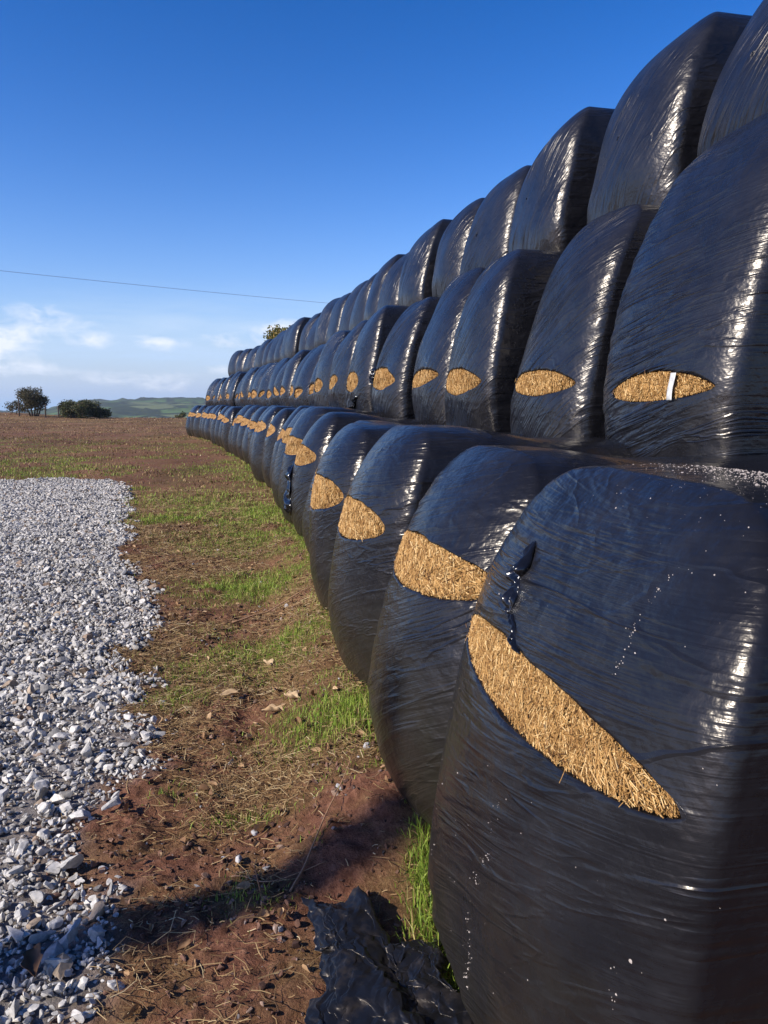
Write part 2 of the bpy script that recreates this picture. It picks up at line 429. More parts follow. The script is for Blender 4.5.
# ------------------------------------------------------------------ bales
def strands(n, area, xfun, lmin, lmax, wid, r, ang=(.95, .75), lift=.010, inside=None):
    """thin straws lying in the bale face; area(y,z) -> inside"""
    out_y, out_z = [], []
    while sum(len(k) for k in out_y) < n:
        y, z = area(n); out_y.append(y); out_z.append(z)
    y = np.concatenate(out_y)[:n]; z = np.concatenate(out_z)[:n]
    y0, z0 = y, z
    L = r.uniform(lmin, lmax, n) * .5; a = r.normal(ang[0], ang[1], n)
    flip = r.random(n) < .28; a = np.where(flip, a + PI * .5, a)
    dy = np.cos(a) * L; dz = np.sin(a) * L; t = r.normal(0, .10, n) * L
    if inside is not None:
        for _ in range(3):
            bad = ~(inside(y + dy, z + dz) & inside(y - dy, z - dz))
            dy = np.where(bad, dy * .55, dy); dz = np.where(bad, dz * .55, dz); t = np.where(bad, t * .55, t)
    x0 = xfun(y, z) - r.random(n) * lift
    c = np.stack([x0, y, z], -1); d = np.stack([t, dy, dz], -1)
    dn = d / np.linalg.norm(d, axis=1)[:, None]
    s = np.cross(dn, np.array([1., 0, 0])); s /= np.linalg.norm(s, axis=1)[:, None]
    q = np.array([-1., 0, 0])
    w = (wid * r.uniform(.6, 1.3, n))[:, None]
    V = np.stack([c - d + s * w, c - d - s * w, c - d + q * w * 1.3, c + d + s * w, c + d - s * w, c + d + q * w * 1.3], 1)
    i = np.arange(n)[:, None] * 6
    F = np.concatenate([i + np.array([[0, 3, 5, 2]]), i + np.array([[2, 5, 4, 1]]), i + np.array([[1, 4, 3, 0]])])
    tint = np.repeat(np.clip(r.normal(.55, .25, n), 0, 1), 6)
    return V.reshape(-1, 3), F, tint

def bale_meshes(p, r):
    """face looks along -X, row runs along Y, origin on the ground line under the middle of the face.
       returns wrap mesh, straw mesh (or None)"""
    a, H, Lb = p['a'], p['H'], p['L']
    b = H * .5; B = p['B']; n = p['n']; mm = p['m']
    nth, nr = p['nth'], p['nr']
    al = np.linspace(0, 2 * PI, nth, endpoint=False)
    c, s = np.cos(al), np.sin(al)
    nb = p['nb']
    nn = np.where(s < 0, nb, n)
    rr = (np.abs(c) ** nn + np.abs(s) ** nn) ** (-1 / nn)
    py, pz = a * c * rr, b * s * rr
    eye = p.get('eye')                       # (yc, zc, l, h_up, h_down, tilt, power at far end, power at near end)
    if eye:
        yc, zc, l, hu, hd, tilt, pf, pn = eye
        zc = zc - b
        jag = 1 + .035 * np.sin(al * 5 + r.uniform(0, 6)) + .02 * np.sin(al * 11 + r.uniform(0, 6)) + .012 * np.sin(al * 23 + r.uniform(0, 6))
        pw = np.where(c > 0, pf, pn)
        ey = l * c; ez = np.where(s > 0, hu, hd) * np.sign(s) * np.abs(s) ** pw * jag
        ct, st = math.cos(tilt), math.sin(tilt)
        ey, ez = ey * ct - ez * st, ey * st + ez * ct
        ey = ey + yc; ez = ez + zc
    else:
        yc, zc = 0.0, 0.0
        ey, ez = .01 * c, .01 * s
    ph = [(r.normal(0, 1, 3), r.uniform(0, 6), w) for w in (2.6, 3.7, 5.2, 7.5, 10.5) for _ in range(3)]
    lean, tuck = p['lean'], p.get('tuck', .10); dome = p.get('dome', .0)
    crush = p.get('crush', 0.0); skew = p.get('skew', 0.0); narrow = p.get('narrow', .07); lump = p.get('lump', 1.0); bow = p.get('bow', .045)
    def deform(P):
        x, y, z = P[..., 0].copy(), P[..., 1].copy(), P[..., 2].copy()
        v = (z + b) / H
        f = np.exp(-np.clip(x, 0, None) * 1.1)
        xs = lean * np.clip((v - .26) / .74, 0, 1.2) ** 1.35 + .155 * np.clip(v, 0, 1) ** 6 + tuck * np.clip((.30 - v) / .30, 0, 1.1) ** 2
        x = x + xs * f + bow * np.clip(np.abs(y) / a, 0, 1) ** 2.2 * (1.35 - .6 * np.clip(v, 0, 1)) * f
        y = y * (1 - narrow * np.clip(v, 0, 1) ** 2 + .035 * np.sin(np.clip(v, 0, 1) * PI)) + skew * (v - .4)
        z = z - crush * sstep(.55, 1.05, x) * np.clip(v, 0, 1)
        d = 0
        for (k, q, w) in ph:
            k = k / np.linalg.norm(k)
            d = d + np.sin((x * k[0] + y * k[1] + z * k[2]) * w + q) / w
        d = d * .030 * lump
        x = x - d * f; y = y + d * .7 * np.sign(y) * np.clip(np.abs(y) / a, 0, 1); z = z + d * .6 * np.clip(z / b, -1, 1)
        return np.stack([x, y, z + b], -1)
    def front(y, z):
        k = np.where(np.asarray(z) < 0, nb, n)
        rho = np.clip((np.abs(y / a) ** k + np.abs(z / b) ** k) ** (1 / k), 0, 1)
        return B * (1 - (1 - rho ** mm) ** (1 / mm))
    rings = []
    tt = np.sin(np.linspace(0, 1, nr) * PI / 2) ** 1.0
    if eye:
        for dx in (.045, .020, .004):
            q = np.stack([front(ey, ez) + dx, ey, ez], -1); rings.append(q)
    lipn = len(rings)
    for t in tt:
        y = ey + (py - ey) * t; z = ez + (pz - ez) * t
        x = front(y, z)
        if eye:
            # lip of the torn film puffs out a little round the hole
            edge = np.exp(-((t) / .05) ** 2); x = x + .0 * edge
        rings.append(np.stack([x, y, z], -1))
    for xb in np.linspace(B, Lb - B, p.get('nside', 10))[1:]:
        rings.append(np.stack([np.full(nth, xb), py, pz], -1))
    for k in np.linspace(0, 1, 7)[1:]:
        rho = math.cos(k * PI / 2) if k < 1 else .02
        sc = max(rho, .02) ** .6
        rings.append(np.stack([np.full(nth, Lb - B + B * (1 - (sc ** mm)) ** (1 / mm)), py * sc, pz * sc], -1))
    R = np.array(rings); nR = len(R)
    V = deform(R)
    # folds of the film modelled for the nearest bales
    # flow coordinate for wrinkles (streamlines parting round the hole)
    Y0 = R[..., 1] - yc; Z0 = R[..., 2] - zc; X0 = R[..., 0]
    fa = p['flow']
    sx = Y0 * math.cos(fa) + Z0 * math.sin(fa); sy = -Y0 * math.sin(fa) + Z0 * math.cos(fa)
    if eye:
        hh = (eye[3] + eye[4]) * .5
        r2 = (sx / (eye[2] * .85)) ** 2 + (sy / (hh * 1.5)) ** 2
        sy = sy * (1 - .5 / (1 + r2 ** 1.1)) + 0 * hh * np.exp(-r2)
        fan = p.get('fan', .2); sy = sy + fan * sx * sy * .6
    side = np.clip(X0 - .2, 0, None)
    fl = np.stack([sx + side * (.8), sy, X0 * 0 + r.uniform(0, 9)], -1)
    if p.get('fold'):
        fx, fy = fl[..., 0], fl[..., 1]
        s0 = int(r.integers(0, 999))
        nz = np.abs(vnoise(fx * 2.2, fy * 22, s0) - .5) + .5 * np.abs(vnoise(fx * 3.5, fy * 48, s0 + 5) - .5)
        msk = sstep(.38, .66, fbm(R[..., 1] * 2.2 + 7, R[..., 2] * 2.2 + s0, s0 + 9, 2))
        fade = np.ones(nR); fade[:lipn] = 0
        V[..., 0] -= (nz - .25) * p['fold'] * msk * (.3 + .7 * sstep(-.4, .1, R[..., 1])) * fade[:, None] * (1 - sstep(B * .8, B * 1.6, X0))
    i = np.arange(nR - 1)[:, None] * nth; j = np.arange(nth)[None, :]; j2 = (j + 1) % nth
    F = np.stack([i + j, i + nth + j, i + nth + j2, i + j2], -1).reshape(-1, 4)
    polys = [F]
    Vf = V.reshape(-1, 3); FL = fl.reshape(-1, 3)
    polys.append(np.arange((nR - 1) * nth, nR * nth)[::-1][None, :][:, ::-1])
    if not eye: polys.append(np.arange(0, nth)[::-1][None, :])
    wrap = mesh_data('plastic_wrap', Vf, polys, True, {'flow': FL}, M_WRAP[p['tier']])
    straw = None
    if eye:
        k = p.get('srings', 8); q = []
        tt = np.linspace(.02, 1.03, k)
        for t in tt:
            y = yc + (ey - yc) * t; z = zc + (ez - zc) * t
            x = front(y, z) + .026 - .012 * (1 - t ** 2)
            q.append(np.stack([x, y, z], -1))
        Q = np.array(q)
        jit = np.array(r.normal(0, .0045, Q.shape[:2])); jit[-1] = 0
        Q[..., 0] += jit
        SV = deform(Q).reshape(-1, 3)
        i = np.arange(k - 1)[:, None] * nth
        SF = np.stack([i + j, i + nth + j, i + nth + j2, i + j2], -1).reshape(-1, 4)
        tint = np.zeros(len(SV)); st = np.zeros(len(SV))
        polys = [SF, np.arange(0, nth)[::-1][None, :]]
        ns = p.get('strands', 0)
        if ns:
            def inside(yy, zz):
                dy = yy - yc; dz = zz - zc
                ct, st_ = math.cos(-eye[5]), math.sin(-eye[5])
                u = (dy * ct - dz * st_) / eye[2]; w = dy * st_ + dz * ct
                cc = np.clip(u, -1, 1); ss = np.sqrt(1 - cc ** 2)
                lim = np.where(w > 0, eye[3], eye[4]) * ss ** np.where(cc > 0, eye[6], eye[7]) * .95
                return (np.abs(u) < .97) & (np.abs(w) < lim)
            def area(m_):
                yy = r.uniform(ey.min(), ey.max(), m_); zz = r.uniform(ez.min(), ez.max(), m_)
                ok = inside(yy, zz); return yy[ok], zz[ok]
            xf = lambda y, z: front(y, z) + .013
            v, f, tn = strands(ns, area, xf, p.get('slen', (.03, .09))[0], p.get('slen', (.03, .09))[1], p.get('swid', .0014), r, inside=inside)
            def rim(m_):
                q = r.integers(0, nth, m_); k_ = r.uniform(.90, 1.0, m_)
                return yc + (ey[q] - yc) * k_, zc + (ez[q] - zc) * k_
            v2, f2, tn2 = strands(max(3, ns // 700), rim, lambda y, z: front(y, z) - .001, .012, .035, p.get('swid', .0014), r, ang=(1.4, .5), lift=.012)
            v = np.concatenate([v, v2]); f = np.concatenate([f, f2 + len(v) - len(v2)]); tn = np.concatenate([tn, tn2])
            v = deform(v)
            polys = [np.concatenate([SF, f + len(SV)]), polys[1]]
            SV = np.concatenate([SV, v]); tint = np.concatenate([tint, tn]); st = np.concatenate([st, np.ones(len(v))])
        straw = mesh_data('exposed_straw', SV, polys, False, {'tint': tint, 'strand': st}, M_STRAW)
    return wrap, straw, deform, front

ORD = ['first', 'second', 'third', 'fourth', 'fifth', 'sixth', 'seventh', 'eighth', 'ninth', 'tenth', 'eleventh', 'twelfth', 'thirteenth',
       'fourteenth', 'fifteenth', 'sixteenth', 'seventeenth', 'eighteenth', 'nineteenth', 'twentieth', 'twenty-first', 'twenty-second',
       'twenty-third', 'twenty-fourth', 'twenty-fifth', 'twenty-sixth', 'twenty-seventh', 'twenty-eighth', 'twenty-ninth', 'thirtieth', 'thirty-first']
def row_positions(first, last, step=1.30):
    ys = list(first)
    while True:
        y = ys[-1]; ds = math.hypot(1, float(face_slope(y)))
        ny = y + step / ds
        if ny > last: break
        ys.append(ny)
    return ys
ROWS = [row_positions([1.63, 2.78, 3.92, 5.18, 6.5], 37.2, 1.30),
        row_positions([3.72, 5.08, 6.40, 7.64, 8.92], 36.3, 1.31),
        row_positions([4.15, 5.52, 6.95, 8.2, 9.45, 10.8], 35.6, 1.31)]
SETBACK = [lambda y: 0.0, lambda y: float(np.interp(y, [4, 5.6, 7, 8.2, 9.5, 11, 36], [1.28, 1.14, 1.02, .96, .92, .90, .75])),
           lambda y: float(np.interp(y, [4, 5.5, 7, 12, 36], [1.94, 1.85, 1.74, 1.74, 1.55]))]
ZB = [lambda x, y: float(gz(x, y)) - .03,
      lambda x, y: float(np.interp(y, [3, 4.5, 5.8, 7, 8.5, 12, 38], [1.10, 1.14, 1.22, 1.29, 1.35, 1.44, 1.56])),
      lambda x, y: float(np.interp(y, [3, 12, 38], [2.66, 2.70, 2.80]))]
ZT = [lambda y: float(np.interp(y, [1.6, 3, 4.3, 5.8, 7.3, 12, 38], [1.48, 1.52, 1.50, 1.53, 1.56, 1.62, 1.72])),
      lambda y: float(np.interp(y, [3.2, 4, 5, 8, 38], [2.96, 2.90, 2.79, 2.80, 2.92])),
      lambda y: float(np.interp(y, [3, 12, 38], [3.98, 3.98, 4.06]))]
GROUPS = ['bottom row of wrapped straw bales', 'middle row of wrapped straw bales', 'top row of wrapped straw bales']
# eye shapes of the nearest bales: (yc, zc, half length, up, down, tilt, power far, power near); +y is the far side
EYES = {(0, 0): (-.035, 1.035, .51, .074, .058, .02, .8, 1.2), (0, 1): (-.07, .865, .42, .095, .078, .02, .75, 1.1), (0, 2): (-.06, .83, .38, .105, .085, .0, .8, 1.05),
        (0, 3): (-.05, .795, .40, .12, .10, -.04, .75, 1.0), (1, 0): (-.13, .55, .385, .088, .050, -.02, 1.0, 1.4), (1, 1): (-.08, .57, .41, .085, .075, .03, 1.1, 1.2),
        (1, 2): (-.04, .55, .48, .105, .105, .02, 1.15, 1.3), (1, 3): (-.02, .55, .42, .09, .07, -.08, 1.1, 1.2), (1, 4): (.0, .55, .44, .13, .12, .06, 1.1, 1.35), (1, 5): (.0, .53, .34, .13, .13, .0, .9, 1.0)}
BALES = {}
def build_rows():
    protos = {}
    for tier in range(3):
        ys = ROWS[tier]; nrow = len(ys)
        for i, y in enumerate(ys):
            r = np.random.default_rng(100 * tier + i + 5)
            near = i < (7 if tier < 2 else 7)
            x = float(face_x(y)) + SETBACK[tier](y) * math.hypot(1, float(face_slope(y))) + (r.normal(0, .015 if (tier == 0 and i < 5) else .04) if i > 0 else 0)
            x += {(0, 0): -.03, (0, 1): -.03, (0, 2): -.07, (0, 3): -.09, (0, 4): -.05}.get((tier, i), -.04 if tier == 0 and i > 0 else 0)
            yaw = math.atan(-float(face_slope(y))) + (r.normal([.055, .03, .03][tier], .015 if i < 5 else .05) if i > 0 else .0)
            zb = ZB[tier](x, y); H = ZT[tier](y) - zb + r.normal(0, [.02, .035, .045][tier])
            L = 2.15
            p = dict(tier=tier, a=[.545, .572, .572][tier] + r.normal(0, .016), H=H, L=L, lean=[.18, .27, .27][tier] + r.normal(0, .045), tuck=[.045, .03, .03][tier], skew=r.normal(0, .03),
                     narrow=[.07, .14, .14][tier] + r.normal(0, .02), crush=[.05, .04, .0][tier], nb=9.0 + r.uniform(-1.5, 1.5), n=4.6 + r.uniform(-.8, .8), m=2.5 + r.uniform(-.2, .3), B=.14 + r.uniform(-.02, .04),
                     flow=[r.normal(-.24, .06), r.normal(-.75, .2), r.normal(-1.1, .15)][tier], fan=[-.75, -.3, .0][tier], fold=.02 if near else .0)
            if tier == 2: p['eye'] = None
            elif (tier, i) in EYES: p['eye'] = EYES[(tier, i)]
            elif tier == 0: p['eye'] = (r.normal(0, .01), float(np.interp(y, [5.5, 10], [.78, .95])) + r.normal(0, .02), r.uniform(.42, .46), r.uniform(.085, .115), r.uniform(.085, .115), r.normal(0, .03), .75, .85)
            else: p['eye'] = (r.normal(.0, .05), .51 + r.normal(0, .035), r.uniform(.24, .38), r.uniform(.06, .12), r.uniform(.06, .115), r.normal(0, .12), 1.1, 1.2)
            if tier == 1 and i == 0: p['flow'] = -.22
            if tier == 0 and i > 0: p['lump'] = .6; p['tuck'] = .03; p['bow'] = .135; p['a'] = .53 + r.normal(0, .008)
            if i < 3: p.update(nth=300, nr=110, nside=26, srings=26)
            elif i < 8: p.update(nth=160, nr=60, nside=14, srings=14)
            else: p.update(nth=64, nr=24, nside=8, srings=7)
            if tier == 0: p['strands'] = [6500, 3000, 1800, 1200, 600, 400, 300, 200][i] if i < 8 else 0
            if tier == 1: p['strands'] = [2000, 1300, 900, 500, 400, 300, 200, 150][i] if i < 8 else 0
            if tier == 0 and i == 0: p['swid'] = .0008; p['slen'] = (.012, .065); p['skew'] = 0.0; p['lump'] = .7; p['a'] = .585; p['narrow'] = .03; p['B'] = .125
            if i >= 10:
                key = (tier, i % 5)
            else: key = None
            tail = nrow - 1 - i
            where = ('nearest the camera' if i == 0 else '%s from the near end' % ORD[i]) if i < nrow - 5 else ('at the far end' if tail == 0 else '%s from the far end' % ORD[tail])
            if tier == 0:
                if i == 0: where = 'nearest the camera'
                lab = ['black wrapped bale nearest the camera, bottom row, long straw slit and droppings on top'][0] if i == 0 else 'bottom-row black wrapped straw bale with a wide straw slit, %s' % where
            elif tier == 1:
                lab = 'middle-row black wrapped straw bale with an eye-shaped straw hole, %s' % where
                if i == 0: lab = 'middle-row black wrapped bale whose straw eye has a white strip across it'
            else:
                lab = 'top-row black wrapped bale without any straw hole, %s' % where
            if key and key in protos:
                src, H0 = protos[key]
                o = copy_tree(src); o.scale = (1, 1, H / H0)
            else:
                wrap, straw, deform, front = bale_meshes(p, r)
                if straw is None:
                    o = obj('wrapped_bale', wrap)
                else:
                    o = empty('wrapped_bale', (0, 0, 0))
                    obj('plastic_wrap', wrap, o); obj('exposed_straw', straw, o)
                BALES[(tier, i)] = (o, deform, front, p)
                if key: protos[key] = (o, H)
            o.location = (x, y, zb); o.rotation_euler = (0, 0, yaw)
            tag(o, lab, 'bale', GROUPS[tier])
build_rows()

# ------------------------------------------------------------------ details on the bales
def surf(key, y, z, out=0.0):
    """points on the front of a bale, in its own coordinates (z measured from its base)"""
    o, deform, front, p = BALES[key]
    zc = np.asarray(z, float) - p['H'] * .5
    P = np.stack([front(np.asarray(y, float), zc) - out, np.asarray(y, float), zc], -1)
    return deform(P)

def top_surf(key, x, y):
    o, deform, front, p = BALES[key]
    a, b, n = p['a'], p['H'] * .5, p['n']
    z = b * (1 - np.clip(np.abs(np.asarray(y) / a), 0, .999) ** n) ** (1 / n)
    B, mm = p['B'], p['m']
    x = np.asarray(x, float)
    rho = np.where(x < B, (1 - (1 - np.clip(x / B, 0, 1)) ** mm) ** (1 / mm), 1)
    return deform(np.stack([x, np.asarray(y) * rho, z * rho], -1))

def flakes(P, size, r, normal=(-.6, -.35, .7)):
    """little irregular flattened blobs stuck on a surface"""
    n = len(P); k = 6
    a = np.linspace(0, 2 * PI, k, endpoint=False)[None, :] + r.uniform(0, 6, (n, 1))
    rad = size[:, None] * r.uniform(.6, 1.3, (n, k))
    nz = np.array(normal) / np.linalg.norm(normal)
    u = np.cross(nz, [0, 1, 0.2]); u /= np.linalg.norm(u); w = np.cross(nz, u)
    ring = P[:, None, :] + (np.cos(a) * rad)[..., None] * u + (np.sin(a) * rad * 1.3)[..., None] * w - nz * (size[:, None, None] * .5)
    topc = P + nz * size[:, None] * .55
    V = np.concatenate([ring, topc[:, None, :]], 1).reshape(-1, 3)
    i = np.arange(n)[:, None] * (k + 1)
    F = np.concatenate([np.stack([i[:, 0] + q, i[:, 0] + (q + 1) % k, i[:, 0] + k], -1) for q in range(k)])
    return V, F

def crumpled(name, P, mat, parent=None, thick=.0015):
    """P (n,m,3) sheet of points -> thin crumpled film with thickness"""
    n, m = P.shape[:2]
    i = np.arange(n - 1)[:, None] * m + np.arange(m - 1)[None, :]
    F = np.stack([i, i + 1, i + m + 1, i + m], -1).reshape(-1, 4)
    me = mesh_data(name, P.reshape(-1, 3), F, True, None, mat)
    o = obj(name, me, parent)
    sm = o.modifiers.new('thickness', 'SOLIDIFY'); sm.thickness = thick
    return o

M_DROP = simple_mat('dried_droppings', (.36, .31, .27), .8, 60, .35)
M_SCRAP = None
def scrap_material():
    m, nt, b = new_mat('torn_film'); T = NT(nt)
    oc = T.n('ShaderNodeTexCoord').outputs['Object']
    n = T.noise(oc, 14, 6, .65); f = T.noise(oc, 60, 4, .6)
    d = T.ramp(n, [(.50, 0.0), (.72, 1.0)])
    T.l(T.mix(T.math('MULTIPLY', d, .22), (.007, .007, .008), (.09, .065, .048)), b.inputs['Base Color'])
    T.l(T.math('ADD', .36, T.math('MULTIPLY', d, .3)), b.inputs['Roughness'])
    b.inputs['Specular Tint'].default_value = (1, .88, .76, 1)
    T.l(T.bump(T.math('ADD', n, T.math('MULTIPLY', f, .2)), .25, .008), b.inputs['Normal'])
    return m
M_SCRAP = scrap_material()
M_TEAR = simple_mat('torn_black_film', (.006, .006, .007), .16, 25, .3, .5, .15, .008)

def dress_bales():
    r = np.random.default_rng(44)
    # droppings and mud splashes on the top of the nearest bale
    o = BALES[(0, 0)][0]
    n = 2600
    y = np.clip(r.normal(-.20, .22, n), -.53, .5); x = np.abs(r.normal(.42, .17, n)) + .05
    P = top_surf((0, 0), np.clip(x, .03, 1.3), y)
    V1, F1 = flakes(P, (r.gamma(1.5, .0008, n) + .0006) * np.where(x < .22, .5, 1), r, (-.25, -.15, .95))
    # dribbles running down the face
    pts = []
    for (ya, za, yb, zb, k) in ((-.36, 1.36, -.27, .98, 95), (-.12, .84, -.06, .62, 60), (-.05, .60, .02, .30, 40), (-.50, .78, -.47, .52, 30), (-.46, .5, -.40, .2, 28), (.22, 1.12, .20, .98, 10)):
        t = r.random(k) ** .9
        yy = ya + (yb - ya) * t + r.normal(0, .008, k) + .018 * np.sin(t * 9); zz = za + (zb - za) * t
        pts.append(surf((0, 0), yy, zz, .001))
    k = 120
    pts.append(surf((0, 0), r.uniform(-.6, .55, k), r.uniform(.15, 1.2, k), .001))
    P2 = np.concatenate(pts)
    # leave the hole clear
    ey = EYES[(0, 0)]
    keep = ~((np.abs(P2[:, 1] - ey[0]) < ey[2]) & (np.abs(P2[:, 2] - ey[1]) < .12))
    P2 = P2[keep]
    V2, F2 = flakes(P2, r.gamma(1.6, .0004, len(P2)) + .0004, r, (-1, -.1, .1))
    V = np.concatenate([V1, V2]); F = np.concatenate([F1, F2 + len(V1)])
    d = obj('dried_droppings', mesh_data('dried_droppings', V, F, True, None, M_DROP), o); d['kind'] = 'stuff'
    d['label'] = 'pale specks dried onto the black film'
    # puckered tear above the slit of the nearest bale
    def flap(key, y0, z0, y1, z1, w, out, seed, nu=34, nv=16, name='torn_flap'):
        rr = np.random.default_rng(seed)
        U, Vv = np.meshgrid(np.linspace(0, 1, nu), np.linspace(-1, 1, nv), indexing='ij')
        yy = y0 + (y1 - y0) * U; zz = z0 + (z1 - z0) * U
        prof = np.sin(np.clip(U, 0, 1) * PI) ** .5 * (.65 + .5 * fbm(U * 5, U * 0, seed, 2))
        yy = yy + Vv * w * prof * (.8 + .5 * fbm(U * 4, Vv * 2, seed + 3, 2)) + (fbm(U * 3, Vv * 0 + 1, seed + 8, 2) - .5) * w
        zz = zz + Vv * w * .25 * (fbm(U * 6, Vv, seed + 4, 2) - .5)
        h = out * prof * (.15 + 1.5 * np.abs(fbm(U * 4 + 3, Vv * 1.4, seed + 5, 2, .5) - .5) * 2) * (1 - Vv ** 2 * .8)
        P = surf(key, yy, zz, 0); P[..., 0] -= h - .004
        return crumpled(name, P, M_TEAR, BALES[key][0])
    flap((0, 0), .235, 1.315, .165, 1.15, .030, .05, 5)
    flap((0, 0), .15, 1.16, .02, 1.10, .020, .035, 6)
    # hanging shreds on bales farther along
    for key, sp, sd_ in (((0, 5), (.14, .78, .02, .25, .17, .13), 11), ((1, 4), (.42, .72, .36, .50, .07, .10), 13),
                     ((1, 5), (-.30, .36, .10, .12, .08, .10), 14)):
        if key in BALES: flap(key, *sp, sd_)
    # white strip across the eye of a middle-row bale
    e = EYES[(1, 0)]; key = (1, 0)
    t = np.linspace(0, 1, 14)
    zz = e[1] - .044 + t * .118
    yl = e[0] - .17 + .003 * np.sin(t * 5); rows = []
    for s in (-1, -.3, .4, 1): rows.append(surf(key, yl + s * .017, zz, .012 + .003 * (s * s)))
    mt = simple_mat('white_strip', (.50, .50, .48), .5, 40, .25)
    st = crumpled('white_strip', np.array(rows), mt, BALES[key][0], .001)
    st['label'] = 'white strip across the straw'
dress_bales()

# ------------------------------------------------------------------ stones
def ico():
    t = (1 + 5 ** .5) / 2
    v = np.array([(-1, t, 0), (1, t, 0), (-1, -t, 0), (1, -t, 0), (0, -1, t), (0, 1, t), (0, -1, -t), (0, 1, -t), (t, 0, -1), (t, 0, 1), (-t, 0, -1), (-t, 0, 1)], float)
    v /= np.linalg.norm(v[0])
    f = np.array([(0, 11, 5), (0, 5, 1), (0, 1, 7), (0, 7, 10), (0, 10, 11), (1, 5, 9), (5, 11, 4), (11, 10, 2), (10, 7, 6), (7, 1, 8), (3, 9, 4), (3, 4, 2), (3, 2, 6), (3, 6, 8), (3, 8, 9), (4, 9, 5), (2, 4, 11), (6, 2, 10), (8, 6, 7), (9, 8, 1)])
    return v, f
def subdiv(v, f):
    v = list(map(tuple, v)); cache = {}; out = []
    def mid(a, b):
        k = (min(a, b), max(a, b))
        if k not in cache:
            m = (np.array(v[a]) + np.array(v[b])); m /= np.linalg.norm(m); v.append(tuple(m)); cache[k] = len(v) - 1
        return cache[k]
    for a, b, c in f:
        ab, bc, ca = mid(a, b), mid(b, c), mid(c, a)
        out += [(a, ab, ca), (b, bc, ab), (c, ca, bc), (ab, bc, ca)]
    return np.array(v), np.array(out)
I0 = ico(); I1 = subdiv(*I0); I2 = subdiv(*I1)
def stone_templates(base, k, r, planes=9):
    out = []
    for _ in range(k):
        v = base[0].copy()
        for _ in range(planes):
            n = r.normal(0, 1, 3); n /= np.linalg.norm(n); d = r.uniform(.26, .66)
            q = v @ n; v = v - np.clip(q - d, 0, None)[:, None] * n
        v = v * np.array([1, r.uniform(.5, .9), r.uniform(.4, .75)])
        v /= np.abs(v).max()
        out.append(v)
    return np.array(out), base[1]
def scatter_stones(tmpl, x, y, z, size, r, tilt=.5, tint=None):
    tv, tf = tmpl; n = len(x)
    idx = r.integers(0, len(tv), n)
    V = tv[idx]
    yaw = r.uniform(0, 2 * PI, n); ax = r.normal(0, tilt, n); ay = r.normal(0, tilt, n)
    def rot(V, a, i, j):
        c, s = np.cos(a)[:, None], np.sin(a)[:, None]
        A, B = V[..., i] * c - V[..., j] * s, V[..., i] * s + V[..., j] * c
        V = V.copy(); V[..., i] = A; V[..., j] = B; return V
    V = rot(rot(rot(V, ax, 1, 2), ay, 0, 2), yaw, 0, 1)
    V = V * size[:, None, None] + np.stack([x, y, z], -1)[:, None, :]
    nv = tv.shape[1]
    F = (tf[None] + (np.arange(n) * nv)[:, None, None]).reshape(-1, 3)
    t = r.random(n) if tint is None else tint
    return V.reshape(-1, 3), F, np.repeat(t, nv)

def stone_mat(name, stops, wet=.8):
    m, nt, b = new_mat(name); T = NT(nt)
    pos = T.n('ShaderNodeNewGeometry').outputs['Position']
    c = T.ramp(T.attr('tint'), stops)
    n = T.noise(pos, 55, 6, .65)
    c = T.mix(1.0, c, T.ramp(n, [(.3, (.62, .62, .62)), (.7, (1.2, 1.2, 1.2))]), 'MULTIPLY')
    vein = T.ramp(T.noise(pos, 16, 3, .5, 1.2), [(.60, 0.0), (.66, 1.0)])
    c = T.mix(T.math('MULTIPLY', vein, .25), c, (.55, .54, .52))
    T.l(c, b.inputs['Base Color']); b.inputs['Roughness'].default_value = wet; b.inputs['Specular IOR Level'].default_value = .35
    T.l(T.bump(n, .5, .006), b.inputs['Normal'])
    return m
M_STONE = stone_mat('limestone', [(0, (.27, .25, .22)), (.3, (.42, .39, .345)), (.7, (.56, .525, .465)), (.92, (.70, .65, .575)), (.955, (.36, .27, .18)), (1, (.28, .19, .13))])
M_EARTH = stone_mat('earth_clods', [(0, (.050, .024, .016)), (.4, (.12, .058, .036)), (.7, (.19, .10, .065)), (.9, (.30, .20, .14)), (.93, (.40, .38, .36)), (1, (.50, .48, .46))], .9)

